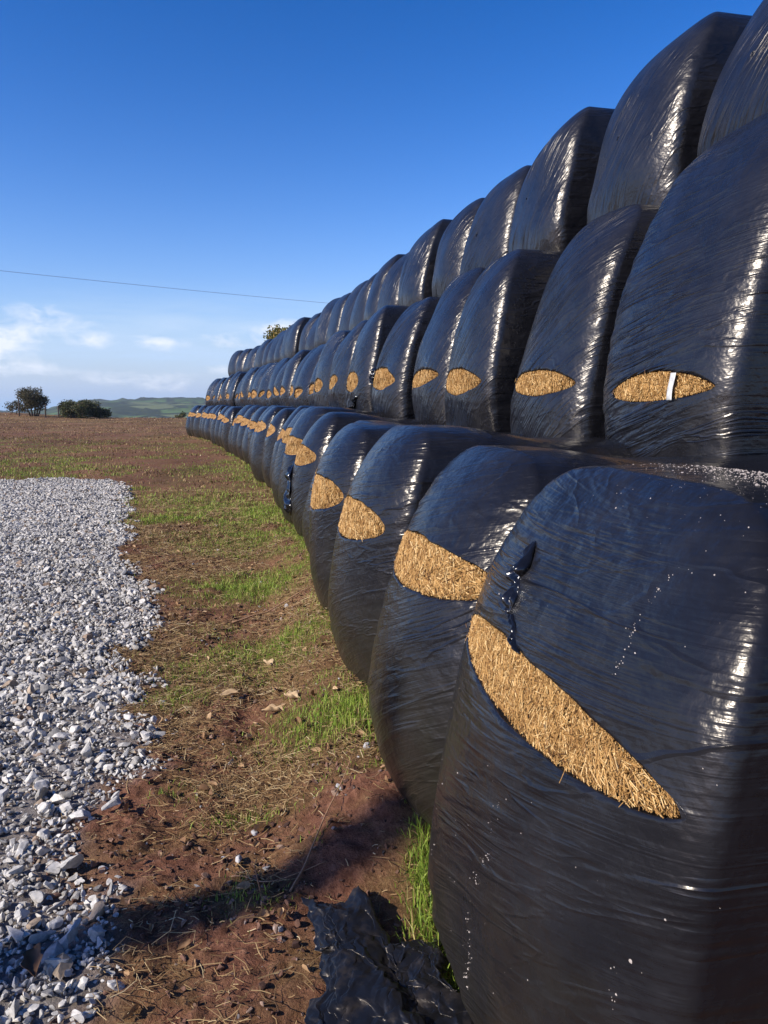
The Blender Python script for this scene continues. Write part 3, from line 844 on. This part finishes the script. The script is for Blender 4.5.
def build_gravel():
    r = np.random.default_rng(3)
    tn = stone_templates(I2, 14, r, 12); tm = stone_templates(I1, 14, r); tf = stone_templates(I0, 14, r, 6)
    parts = []
    def layer(n, ylo, yhi, xl, tmpl, smin, smax, shape, lift, thr=.5, pw=1.0):
        y = ylo + (yhi - ylo) * r.random(n) ** pw
        e = np.interp(y, GY, GX)
        x = e + .25 - r.random(n) * (xl + .25 + .12 * y)
        g = gravel_mask(x, y)
        ok = g > r.random(n) * thr + .05
        x, y = x[ok], y[ok]; m = len(x)
        s = smin + (smax - smin) * r.random(m) ** shape
        z = ground_z(x, y) + s * .25 + r.random(m) * lift
        parts.append(scatter_stones(tmpl, x, y, z, s, r, .45))
    # near: fine and coarse
    layer(17000, 1.2, 4.2, 1.6, tm, .005, .017, 1.5, .012)
    layer(2600, 1.2, 4.2, 1.6, tn, .014, .034, 2.0, .016)
    layer(260, 1.2, 4.4, 1.6, tn, .032, .055, 1.8, .012)
    layer(38000, 4.0, 8.5, 2.2, tm, .008, .024, 1.6, .020)
    layer(2600, 4.0, 8.5, 2.2, tm, .022, .044, 2.2, .018)
    layer(52000, 8.2, 14.6, 3.2, tf, .012, .034, 1.4, .022)
    V, F, T_ = [], [], []; o = 0
    for v, f, t in parts:
        V.append(v); F.append(f + o); T_.append(t); o += len(v)
    me = mesh_data('gravel', np.concatenate(V), np.concatenate(F), False, {'tint': np.concatenate(T_)}, M_STONE)
    kind(tag(obj('gravel', me), 'loose grey crushed stone spread over the track on the left', 'gravel'), 'stuff')
    # earth crumbs and small stones on the bare soil
    n = 60000
    y = 1.3 + 8.5 * r.random(n) ** 1.35; x = -2.2 + 3.2 * r.random(n)
    x = x * (1 + .06 * y) - .05 * y
    bare = (1 - grass_amount(x, y)) * (1 - gravel_mask(x, y))
    dens = bare * (.25 + .75 * sstep(.42, .62, fbm(x * 2, y * 2, 88, 3)))
    ok = (dens > r.random(n)) & (x < face_x(y) + .45)
    x, y = x[ok], y[ok]; m = len(x)
    s = .0025 + .016 * r.random(m) ** 4
    t = r.random(m) * .9; big = r.random(m) < .02; t[big] = r.uniform(.9, 1, big.sum()); s[big] = .006 + .014 * r.random(big.sum()) ** 2
    a = scatter_stones(tm, x, y, ground_z(x, y) + s * .3, s, r, .6, t)
    me = mesh_data('soil_crumbs', a[0], a[1], False, {'tint': a[2]}, M_EARTH)
    kind(tag(obj('soil_crumbs', me), 'crumbs of red-brown earth and grit on the bare soil', 'soil'), 'stuff')
    # single stones one can pick out
    for (x, y, s, t, lab) in ((-.50, 2.60, .020, .97, 'small white stone lying in the shadow band on bare soil'), (-.40, 2.57, .018, .15, 'small blue-grey stone beside the white one in the shadow band'),
                              (-.24, 2.58, .026, .85, 'pinkish brown pebble near the foot of the dry twig'),
                              (-.165, 2.88, .022, .95, 'white pebble lying by the grass tuft left of the second bale'), (-.07, 3.10, .02, .96, 'larger pale pebble at the edge of the green tuft'),
                              (-.93, 2.22, .055, .6, 'big pale grey rock at the near right edge of the gravel'), (-1.08, 2.55, .055, .5, 'long grey rock lying on the gravel edge'),
                              (-1.16, 2.86, .048, .8, 'pale triangular rock standing up in the gravel'), (-1.05, 2.93, .05, .4, 'flat blue-grey slab at the gravel edge')):
        v, f, tt = scatter_stones(tn, np.array([0.]), np.array([0.]), np.array([0.]), np.array([s]), r, .3, np.array([t]))
        o = obj('stone', mesh_data('stone', v, f, False, {'tint': tt}, M_EARTH if t > .9 or t == .85 else M_STONE))
        o.location = (x, y, float(ground_z(x, y)) + s * (.3 if s < .04 else .75))
        tag(o, lab, 'stone', 'loose stones in the foreground')
build_gravel()

# ------------------------------------------------------------------ grass, dry straw, leaves
def veg_mat(name, stops, rough=.55, trans=.25):
    m, nt, b = new_mat(name); T = NT(nt)
    c = T.ramp(T.attr('tint'), stops)
    T.l(c, b.inputs['Base Color']); b.inputs['Roughness'].default_value = rough; b.inputs['Specular IOR Level'].default_value = .3
    if trans:
        tr = T.n('ShaderNodeBsdfTranslucent'); T.l(c, tr.inputs[0])
        mx = T.n('ShaderNodeMixShader'); mx.inputs[0].default_value = trans
        out = [k for k in nt.nodes if k.type == 'OUTPUT_MATERIAL'][0]
        T.l(b.outputs[0], mx.inputs[1]); T.l(tr.outputs[0], mx.inputs[2]); T.l(mx.outputs[0], out.inputs[0])
    return m
M_GRASS = veg_mat('grass_blades', [(0, (.08, .14, .016)), (.35, (.18, .28, .032)), (.7, (.33, .41, .06)), (.85, (.36, .34, .09)), (1, (.55, .42, .17))])
M_DRY = veg_mat('dry_stalks', [(0, (.06, .03, .014)), (.3, (.17, .098, .042)), (.6, (.34, .215, .09)), (.9, (.52, .37, .18)), (1, (.64, .50, .28))], .7, .1)
M_LEAF = veg_mat('dead_leaves', [(0, (.10, .045, .022)), (.4, (.24, .13, .06)), (.75, (.42, .26, .13)), (1, (.58, .42, .24))], .7, .12)

def blades(x, y, h, w, r, lean=.5, tint=None, z=None):
    n = len(x); z = ground_z(x, y) - .004 if z is None else z
    a = r.uniform(0, 2 * PI, n); ld = r.uniform(0, 2 * PI, n); l = h * np.abs(r.normal(0, lean, n))
    p0 = np.stack([x, y, z], -1); dirv = np.stack([np.cos(ld), np.sin(ld), np.zeros(n)], -1)
    side = np.stack([np.cos(a), np.sin(a), np.zeros(n)], -1) * w[:, None]
    up = np.array([0, 0, 1.])
    p1 = p0 + dirv * (l * .28)[:, None] + up * (h * .55)[:, None]
    p2 = p0 + dirv * (l)[:, None] + up * (h * (1 - .25 * np.clip(l / h, 0, 1.5)))[:, None]
    V = np.stack([p0 - side, p0 + side, p1 - side * .75, p1 + side * .75, p2], 1).reshape(-1, 3)
    i = np.arange(n)[:, None] * 5
    Q = i + np.array([[0, 1, 3, 2]]); Tt = i + np.array([[2, 3, 4]])
    t = r.random(n) if tint is None else tint
    return V, Q, Tt, np.repeat(t, 5)

def merge(list4):
    V, Q, T3, t = [], [], [], []; o = 0
    for v, q, tr, tt in list4:
        V.append(v); Q.append(q + o); T3.append(tr + o); t.append(tt); o += len(v)
    return np.concatenate(V), [np.concatenate(Q), np.concatenate(T3)], np.concatenate(t)

def build_grass():
    r = np.random.default_rng(9)
    L = []
    # near patches
    n = 230000
    y = 1.6 + 9.0 * r.random(n) ** 1.1; x = -.16 * y + r.uniform(-1.6, .75, n) * (.6 + .1 * y)
    ga = grass_amount(x, y)
    ok = (ga ** 1.2 * .85 > r.random(n)) & (x < face_x(y) + .35)
    x, y, g = x[ok], y[ok], ga[ok]; m = len(x)
    tallb = np.exp(-((x - .15) / .10) ** 2 - ((y - 2.3) / .4) ** 2) + .5 * np.exp(-((x + .05) / .2) ** 2 - ((y - 3.3) / .2) ** 2)
    h = (.022 + .035 * r.random(m)) * (.55 + .6 * g) * (1 + 1.6 * tallb)
    t = np.clip(r.normal(.48, .2, m) + .30 * (r.random(m) < .16), 0, 1)
    L.append(blades(x, y, h, .0013 + .0012 * r.random(m), r, .65, t))
    # farther thin cover
    n = 70000
    y = 9 + 24 * r.random(n) ** 1.2; x = np.interp(y, PY, PX) - r.random(n) * (.35 * y) + .3
    ga = grass_amount(x, y); ok = (ga * .9 > r.random(n))
    x, y = x[ok], y[ok]; m = len(x)
    L.append(blades(x, y, .03 + .04 * r.random(m), .003 + .003 * r.random(m), r, .7, np.clip(r.normal(.6, .2, m), 0, 1)))
    V, P, t = merge(L)
    kind(tag(obj('grass', mesh_data('grass', V, P, True, {'tint': t}, M_GRASS)), 'short green grass growing in patches beside the bales', 'grass'), 'stuff')
    # dry stalks lying about: flat strands
    n = 110000
    y = 1.5 + 11 * r.random(n) ** 1.25; x = -.17 * y + r.uniform(-1.5, .75, n) * (.55 + .11 * y)
    gm = gravel_mask(x, y)
    dens = (1 - gm) ** 2 * (.12 + .88 * sstep(.40, .62, fbm(x * 1.9 + 5, y * 1.9, 123, 3))) * (.35 + .65 * sstep(2.2, 3.2, y))
    ok = (dens > r.random(n)) & (x < face_x(y) + .3)
    x, y = x[ok], y[ok]; m = len(x)
    Ls = (.015 + .10 * r.random(m) ** 3) ; a = r.normal(.2, 1.0, m)
    d = np.stack([np.cos(a), np.sin(a), r.normal(0, .22, m)], -1) * (Ls * .5)[:, None]
    c = np.stack([x, y, ground_z(x, y) + .006 + .012 * r.random(m)], -1)
    w = (.0006 + .0010 * r.random(m) + .00008 * y)[:, None]
    s = np.stack([-np.sin(a), np.cos(a), np.zeros(m)], -1) * w
    bend = np.stack([-np.sin(a), np.cos(a), r.random(m)], -1) * (Ls * r.normal(0, .12, m))[:, None]
    upv = np.array([0, 0, 1.]) * w
    V = np.stack([c - d - s, c - d + s, c - d + upv, c + bend - s, c + bend + s, c + bend + upv, c + d - s, c + d + s, c + d + upv], 1).reshape(-1, 3)
    i = np.arange(m)[:, None] * 9
    F = np.concatenate([i + np.array([q]) for q in ([0, 3, 5, 2], [2, 5, 4, 1], [3, 6, 8, 5], [5, 8, 7, 4])])
    t1 = np.repeat(np.clip(r.normal(.5, .25, m), 0, 1), 9)
    # far stubble that roughens the field
    n = 60000
    y = 8 + 80 * r.random(n) ** 1.5; x = np.interp(y, PY, PX) + .6 - r.random(n) * (4 + .62 * y)
    ok = (gravel_mask(x, y) < .2) & (sstep(.35, .6, fbm(x * .7, y * .7, 203, 3)) > r.random(n) * .9)
    x, y = x[ok], y[ok]; m = len(x)
    v2, q2, t2_, tt2 = blades(x, y, (.02 + .04 * r.random(m)) * (1 + y / 60), (.003 + .004 * r.random(m)) * (1 + y / 25), r, 1.0, np.clip(r.normal(.35, .25, m), 0, 1))
    Vall = np.concatenate([V, v2])
    me = mesh_data('dry_stalks', Vall, [np.concatenate([F, q2 + len(V)]), t2_ + len(V)], True, {'tint': np.concatenate([t1, tt2])}, M_DRY)
    kind(tag(obj('dry_stalks', me), 'dry straw stalks and stubble strewn over the brown earth', 'straw litter'), 'stuff')
build_grass()

def leaf_mesh(r, L=.06, W=.03, curl=.35, lobes=0, tint=.6):
    nu, nv = 17, 7
    U, V = np.meshgrid(np.linspace(0, 1, nu), np.linspace(-1, 1, nv), indexing='ij')
    prof = np.sin(PI * U ** .8) ** .8
    if lobes: prof = prof * (1 + .22 * np.sin(U * PI * lobes * 2) * (U > .08))
    X = (U - .5) * L + (V * V) * .0; Y = V * W * .5 * prof
    Z = curl * W * (V * V) * prof + curl * L * .5 * (U - .5) ** 2 + .12 * W * (fbm(U * 4 + r.uniform(0, 50), V * 2, 5, 2) - .5) * 2
    P = np.stack([X, Y, Z], -1).reshape(-1, 3)
    i = np.arange(nu - 1)[:, None] * nv + np.arange(nv - 1)[None, :]
    F = np.stack([i, i + nv, i + nv + 1, i + 1], -1).reshape(-1, 4)
    t = np.clip(tint + .25 * (fbm(U * 5 + r.uniform(0, 50), V * 3, 9, 2).ravel() - .5), 0, 1)
    return P, F, t
def tube(pts, rad, k=6):
    pts = np.asarray(pts, float); n = len(pts)
    rad = np.broadcast_to(np.asarray(rad, float), (n,))
    d = np.gradient(pts, axis=0); d /= np.linalg.norm(d, axis=1)[:, None]
    ref = np.array([0, 0, 1.]) if abs(d[:, 2]).mean() < .8 else np.array([1., 0, 0])
    u = np.cross(d, ref); u /= np.linalg.norm(u, axis=1)[:, None]; w = np.cross(d, u)
    a = np.linspace(0, 2 * PI, k, endpoint=False)
    V = pts[:, None] + rad[:, None, None] * (np.cos(a)[None, :, None] * u[:, None] + np.sin(a)[None, :, None] * w[:, None])
    i = np.arange(n - 1)[:, None] * k; j = np.arange(k)[None]; j2 = (j + 1) % k
    F = np.stack([i + j, i + j2, i + k + j2, i + k + j], -1).reshape(-1, 4)
    caps = np.array([np.arange(k)[::-1], np.arange((n - 1) * k, n * k)])
    return V.reshape(-1, 3), F, caps
def tube_mesh(name, curves, mat, k=6):
    V, F, C = [], [], []; o = 0
    for pts, rad in curves:
        v, f, c = tube(pts, rad, k); V.append(v); F.append(f + o); C.append(c + o); o += len(v)
    return mesh_data(name, np.concatenate(V), [np.concatenate(F), np.concatenate(C)], True, None, mat)

def build_litter():
    r = np.random.default_rng(21)
    # a scatter of brown leaves lying on the ground
    spots = []
    while len(spots) < 190:
        y = 1.7 + 8 * r.random() ** 1.3; x = -.16 * y + r.uniform(-1.2, .6) * (.55 + .1 * y)
        if x < float(face_x(y)) + .1 and float(gravel_mask(np.array(x), np.array(y))) < .35: spots.append((x, y))
    V, F, T_ = [], [], []; o = 0
    for (x, y) in spots:
        P, f, t = leaf_mesh(r, r.uniform(.02, .06), r.uniform(.012, .032), r.uniform(.2, .9), 0, r.uniform(.2, .95))
        M = Matrix.Rotation(r.uniform(0, 6.3), 3, 'Z') @ Matrix.Rotation(r.normal(0, .4), 3, 'X') @ Matrix.Rotation(r.normal(0, .3), 3, 'Y')
        P = P @ np.array(M).T + np.array([x, y, float(ground_z(x, y)) + .014])
        V.append(P); F.append(f + o); T_.append(t); o += len(P)
    kind(tag(obj('leaf_litter', mesh_data('leaf_litter', np.concatenate(V), np.concatenate(F), True, {'tint': np.concatenate(T_)}, M_LEAF)),
             'small dead leaves strewn over the soil and grass', 'leaf litter'), 'stuff')
    # leaves one can pick out
    for (x, y, L, W, t, lob, lab) in ((-.98, 2.06, .10, .055, .12, 2, 'big brown dead leaf lying on the gravel in the near left corner'),
                                 (-.55, 3.78, .11, .06, .85, 2, 'pale tan crumpled leaf on the grass left of the second bale'), (-.46, 3.84, .09, .055, .95, 2, 'cream curled leaf just right of the tan one'),
                                 (-.80, 3.98, .10, .045, .9, 0, 'narrow pale leaf lying on brown soil beyond the gravel corner'), (-.66, 4.42, .07, .06, .95, 0, 'rounded cream leaf lit beside the green patch'),
                                 (.125, 2.78, .085, .05, .8, 2, 'dry tan leaf caught between the first and second bale'), (-.46, 2.43, .05, .03, .75, 0, 'small yellowish leaf beside the grass tuft on bare soil')):
        P, f, tt = leaf_mesh(r, L, W, .5, lob, t)
        o = obj('dead_leaf', mesh_data('dead_leaf', P, f, True, {'tint': tt}, M_LEAF))
        o.location = (x, y, float(ground_z(x, y)) + (.035 if y < 2.1 else .02)); o.rotation_euler = (r.normal(0, .12), r.normal(0, .10), r.uniform(0, 6.3))
        sm = o.modifiers.new('thickness', 'SOLIDIFY'); sm.thickness = .0008
        tag(o, lab, 'leaf', 'fallen leaves')
    # twigs and stems
    mt = simple_mat('dry_twig', (.30, .17, .09), .7, 90, .35)
    def ground_curve(pts, lift, rad, n=18, wob=.008):
        pts = np.array(pts, float); tt = np.linspace(0, 1, n); k = np.linspace(0, 1, len(pts))
        x = np.interp(tt, k, pts[:, 0]) + r.normal(0, wob * .3, n) + wob * np.sin(tt * 7 + 1); y = np.interp(tt, k, pts[:, 1]) + wob * np.sin(tt * 9)
        lf = np.interp(tt, np.linspace(0, 1, len(lift)), lift)
        c = np.stack([x, y, ground_z(x, y) + lf], -1)
        for _ in range(2): c[1:-1] = .25 * c[:-2] + .5 * c[1:-1] + .25 * c[2:]
        return c, np.linspace(rad, rad * .45, n)
    def twig(name, cs, lab, cat='twig'):
        o = obj(name, tube_mesh(name, cs, mt)); tag(o, lab, cat, 'twigs and stems'); return o
    twig('twig', [ground_curve([(-.31, 2.42), (-.22, 2.62), (-.13, 2.95)], [.01, .03, .05], .0042)], 'long curved tan twig lying beside the crumpled plastic')
    twig('twig', [ground_curve([(-.02, 2.90), (.10, 2.86), (.23, 2.98)], [.01, .03, .05], .0045), ground_curve([(.10, 2.86), (.18, 2.84)], [.03, .02], .003, 10)], 'reddish forked twig lying between the first two bales')
    twig('twig', [ground_curve([(-.52, 2.50), (-.38, 2.46), (-.20, 2.52)], [.005, .015, .01], .003)], 'thin brown twig lying on the soil left of the plastic')
    x0, y0 = -.405, 2.40; z0 = float(ground_z(x0, y0))
    c = np.array([(x0 + .012, y0, z0 - .01), (x0, y0, z0 + .05), (x0 - .012, y0 + .01, z0 + .10), (x0 - .004, y0 + .01, z0 + .13)])
    twig('dry_stem', [(c, np.linspace(.0028, .0012, 4))], 'short dry stem standing upright in the bare soil', 'stem')
    # dark root-like sticks in the grass
    twig('twig', [ground_curve([(-1.05, 5.35), (-.8, 5.5), (-.52, 5.6)], [.02, .03, .02], .007)], 'dark stick lying across the patchy grass farther on')
build_litter()

def build_scrap():
    """crumpled sheet of torn black film at the foot of the nearest bale"""
    n, m = 220, 200
    U, V = np.meshgrid(np.linspace(0, 1, n), np.linspace(0, 1, m), indexing='ij')
    # outline in plan: bottom-left, top-left, top-right, bottom-right
    c00, c10, c01, c11 = np.array([-.16, 1.72]), np.array([.26, 1.80]), np.array([-.235, 2.34]), np.array([.17, 2.16])
    P = (1 - U)[..., None] * (1 - V)[..., None] * c00 + U[..., None] * (1 - V)[..., None] * c10 + (1 - U)[..., None] * V[..., None] * c01 + U[..., None] * V[..., None] * c11
    X = P[..., 0] + (fbm(U * 4, V * 4, 301, 5, .6) - .5) * .13; Y = P[..., 1] + (fbm(U * 4, V * 4, 302, 4, .6) - .5) * .14
    Y = Y + .10 * np.exp(-((U - .40) / .10) ** 2) * V ** 3 - .10 * np.exp(-((U - .62) / .12) ** 2) * V ** 3
    rs = np.random.default_rng(12)
    wu = U + (fbm(U * 3, V * 3, 310, 2) - .5) * .22; wv = V + (fbm(U * 3, V * 3, 311, 2) - .5) * .22
    crump = 0
    for q in range(8):
        th = rs.normal(.55, .35) if q < 4 else rs.uniform(0, PI); fr = rs.uniform(1.2, 1.7) * 1.42 ** q
        ph = (wu * math.cos(th) + wv * math.sin(th) * .8) * fr + rs.uniform(0, 1)
        crump = crump + (np.abs(ph - np.floor(ph) - .5) * 2) * .032 / 1.4 ** q
    crump = crump / 2.2
    edge = sstep(0, .08, U) * sstep(0, .06, 1 - U) * sstep(0, .08, 1 - V)
    Z = gz(X, Y) + .022 + crump * (.25 + .75 * edge) + .02 * np.exp(-((U - .42) / .09) ** 2 - ((V - .93) / .09) ** 2)
    X = X + (fbm(U * 9, V * 9, 305, 2) - .5) * .03; Y = Y + (fbm(U * 9, V * 9, 306, 2) - .5) * .03
    o = crumpled('plastic_sheet', np.stack([X, Y, Z], -1), M_SCRAP, None, .0012)
    tag(o, 'crumpled torn black plastic sheet on the ground by the nearest bale', 'plastic sheet')
build_scrap()

# ------------------------------------------------------------------ trees, bushes, fence, pole, wire
M_BARK = simple_mat('bark', (.075, .058, .045), .9, 30, .4)
def crown_mat(name, stops):
    return veg_mat(name, stops, .7, .3)
M_CR1 = crown_mat('autumn_leaves', [(0, (.035, .036, .020)), (.5, (.075, .070, .034)), (.8, (.12, .095, .045)), (1, (.16, .11, .06))])
M_CR2 = crown_mat('hedge_leaves', [(0, (.035, .050, .018)), (.5, (.080, .095, .035)), (.8, (.13, .11, .052)), (1, (.19, .13, .08))])
M_CR3 = crown_mat('golden_leaves', [(0, (.055, .070, .018)), (.45, (.12, .125, .028)), (.75, (.24, .17, .04)), (1, (.36, .22, .06))])
def leaf_cloud(blobs, n, size, r):
    w = np.array([b[3] * b[4] * b[5] for b in blobs]) ** .8; w /= w.sum()
    idx = r.choice(len(blobs), n, p=w); B = np.array(blobs)[idx]
    d = r.normal(0, 1, (n, 3)); d /= np.linalg.norm(d, axis=1)[:, None]
    rad = r.random(n) ** .40 * r.choice([1., 1., 1.15, 1.3], n)
    c = B[:, :3] + d * rad[:, None] * B[:, 3:6]
    u = r.normal(0, 1, (n, 3)); u /= np.linalg.norm(u, axis=1)[:, None]
    v = np.cross(u, r.normal(0, 1, (n, 3))); v /= np.linalg.norm(v, axis=1)[:, None]
    s = (size * r.uniform(.5, 1.4, n))[:, None]
    V = np.stack([c - u * s, c + v * s * .55, c + u * s, c - v * s * .55], 1).reshape(-1, 3)
    F = np.arange(n)[:, None] * 4 + np.arange(4)[None]
    return V, F, np.repeat(np.clip(r.normal(.5, .25, n), 0, 1), 4)
def tree(name, x, y, blobs, stems, nleaf, size, mat, lab, cat, seed):
    r = np.random.default_rng(seed)
    z = float(ground_z(x, y)) - .05
    root = empty(name, (x, y, z)); tag(root, lab, cat, 'trees and bushes at the field edge')
    V, F, t = leaf_cloud(blobs, nleaf, size, r)
    obj('crown', mesh_data('crown', V, F, False, {'tint': t}, mat), root)
    cs = []
    for (pts, r0) in stems: cs.append((np.array(pts, float), np.linspace(r0, r0 * .35, len(pts))))
    obj('trunk', tube_mesh('trunk', cs, M_BARK), root)
    return root
def mk_blobs(r, n, w, h, z0, rmin, rmax, dep=1.0):
    out = []
    for _ in range(n):
        a = r.uniform(0, 2 * PI); q = r.random() ** .5
        zz = r.random(); ww = w * math.sqrt(max(0, 1 - (2 * zz - .9) ** 2 * .7))
        s = r.uniform(rmin, rmax)
        out.append((math.cos(a) * q * ww, math.sin(a) * q * ww * dep, z0 + zz * h, s, s, s * .8))
    return out
def build_trees():
    r = np.random.default_rng(55)
    # multi-stemmed hawthorn on the bank
    x, y = -35.6, 82
    bl = mk_blobs(r, 24, 1.25, 1.55, 1.05, .45, .75); st = [([(dx * .4, 0, 0), (dx * .8, .1, .9), (dx * 1.3, .1, 2.0)], .09) for dx in (-.9, -.4, .1, .5, .9)]
    tree('hawthorn_tree', x, y, bl, st, 8000, .08, M_CR1, 'dark rounded multi-stemmed tree on the bank behind a fence post', 'tree', 1)
    bl = mk_blobs(r, 12, .9, .9, .5, .35, .5); st = [([(0, 0, 0), (.05, 0, .5), (.1, 0, 1.1)], .05)]
    tree('thorn_bush', -38.3, 84, bl, st, 1200, .08, M_CR1, 'thin brownish bush just left of the dark rounded tree', 'bush', 2)
    bl = mk_blobs(r, 30, 1.75, 1.0, .45, .45, .75); st = [([(dx * .5, 0, 0), (dx, 0, .7), (dx * 1.5, 0, 1.4)], .06) for dx in (-1, 0, 1)]
    tree('hawthorn_bush', -31.0, 82, bl, st, 11000, .085, M_CR2, 'wide green-brown bush with a rounded top, left edge of the hills', 'bush', 3)
    bl = mk_blobs(r, 10, 1.1, .4, .35, .4, .6); st = [([(0, 0, 0), (.2, 0, .4), (.3, 0, .8)], .04)]
    tree('hawthorn_bush', -29.7, 84, bl, st, 3500, .08, M_CR2, 'low dark bush joined to the right side of the wide bush', 'bush', 4)
    for (x, y, w, h, lab) in ((-22.6, 90, .7, .35, 'low bush on the brow nearest the far end of the bales'),):
        bl = mk_blobs(r, 7, w, h, .1, .2, .35); st = [([(0, 0, 0), (.1, 0, .3), (.1, 0, .6)], .03)]
        tree('hawthorn_bush', x, y, bl, st, 900, .08, M_CR2, lab, 'bush', int(100 + x))
    # big tree whose crown shows above the bales
    bl = mk_blobs(r, 50, 2.5, 3.8, 3.1, .8, 1.15); st = [([(0, 0, 0), (.1, .1, 2.2), (.2, 0, 5.5)], .28)] + [([(0, 0, 2.0), (dx, .2, 4.0), (dx * 1.7, .2, 5.8)], .12) for dx in (-1.2, 1.1, .3)]
    tree('field_tree', -6.8, 62, bl, st, 24000, .12, M_CR3, 'golden-green tree whose crown rises behind the bale stack', 'tree', 9)
    # fence posts on the bank
    mp = simple_mat('weathered_wood', (.085, .065, .050), .9, 18, .4)
    for i, (x, y, h, tlt, lab) in enumerate(((-36.2, 80, 1.75, .0, 'tall dark fence post in front of the rounded tree'), (-33.6, 80, 1.25, .05, 'short fence post at the right edge of the rounded tree'),
                                        (-32.3, 80, 1.15, -.03, 'short fence post just left of the wide bush'), (-40.6, 80, 1.3, .02, 'fence post at the far left of the bank'))):
        z = float(ground_z(x, y))
        c = [((0, 0, -.3), .075), ((0.0, 0, h * .5), .07), ((tlt, 0, h), .066), ((tlt, 0, h + .05), .02)]
        o = obj('fence_post', tube_mesh('fence_post', [(np.array([q[0] for q in c]), np.array([q[1] for q in c]))], mp, 8)); o.location = (x, y, z)
        tag(o, lab, 'fence post', 'fence posts on the bank')
    # timber pole whose shadow falls across the foreground
    sx, sy = sun_dir.x / math.cos(SUN_EL), sun_dir.y / math.cos(SUN_EL)
    px, py = -.55 + sx * 9.0, 2.36 + sy * 9.0
    root = empty('timber_pole', (px, py, float(gz(px, py)) - .05)); tag(root, 'tall timber pole beside the track whose shadow crosses the foreground', 'pole')
    obj('shaft', tube_mesh('shaft', [(np.array([(0, 0, -.2), (0, 0, 2), (0, 0, 4.4), (0, 0, 6.5)]), np.array([.155, .15, .125, .09]))], mp, 14), root)
    obj('cap', tube_mesh('cap', [(np.array([(0, 0, 6.5), (0, 0, 6.54), (0, 0, 6.6)]), np.array([.10, .10, .03]))], mp, 14), root)
    # overhead wire far beyond the bales
    mw = simple_mat('wire', (.30, .33, .40), .5, 10, .2)
    A = np.array([-52., 6.0, 8.6]); Bp = np.array([22., 70., 8.6])
    t = np.linspace(0, 1, 60)[:, None]; P = A + (Bp - A) * t; P[:, 2] -= 1.0 * 4 * (t[:, 0] * (1 - t[:, 0]))
    tag(obj('overhead_wire', tube_mesh('overhead_wire', [(P, np.full(60, .009))], mw, 6)), 'single dark overhead wire sagging across the blue sky', 'wire')
build_trees()

# ------------------------------------------------------------------ thin air haze over the valley
def build_haze():
    V = np.array([(x, y, z) for z in (-80, 75) for y in (-40, 3700) for x in (-3100, 2700)], float)
    F = np.array([(0, 2, 3, 1), (4, 5, 7, 6), (0, 1, 5, 4), (2, 6, 7, 3), (0, 4, 6, 2), (1, 3, 7, 5)])
    m = bpy.data.materials.new('air'); m.use_nodes = True; nt = m.node_tree; nt.nodes.clear()
    out = nt.nodes.new('ShaderNodeOutputMaterial'); v = nt.nodes.new('ShaderNodeVolumePrincipled')
    v.inputs['Color'].default_value = (.75, .86, 1, 1); v.inputs['Density'].default_value = .00015; v.inputs['Anisotropy'].default_value = .2
    nt.links.new(v.outputs[0], out.inputs['Volume'])
    o = obj('haze', mesh_data('haze', V, F, False, None, m)); kind(o, 'stuff')
build_haze()
S.cycles.volume_bounces = 0
S.cycles.max_bounces = 6
S.cycles.use_denoising = True
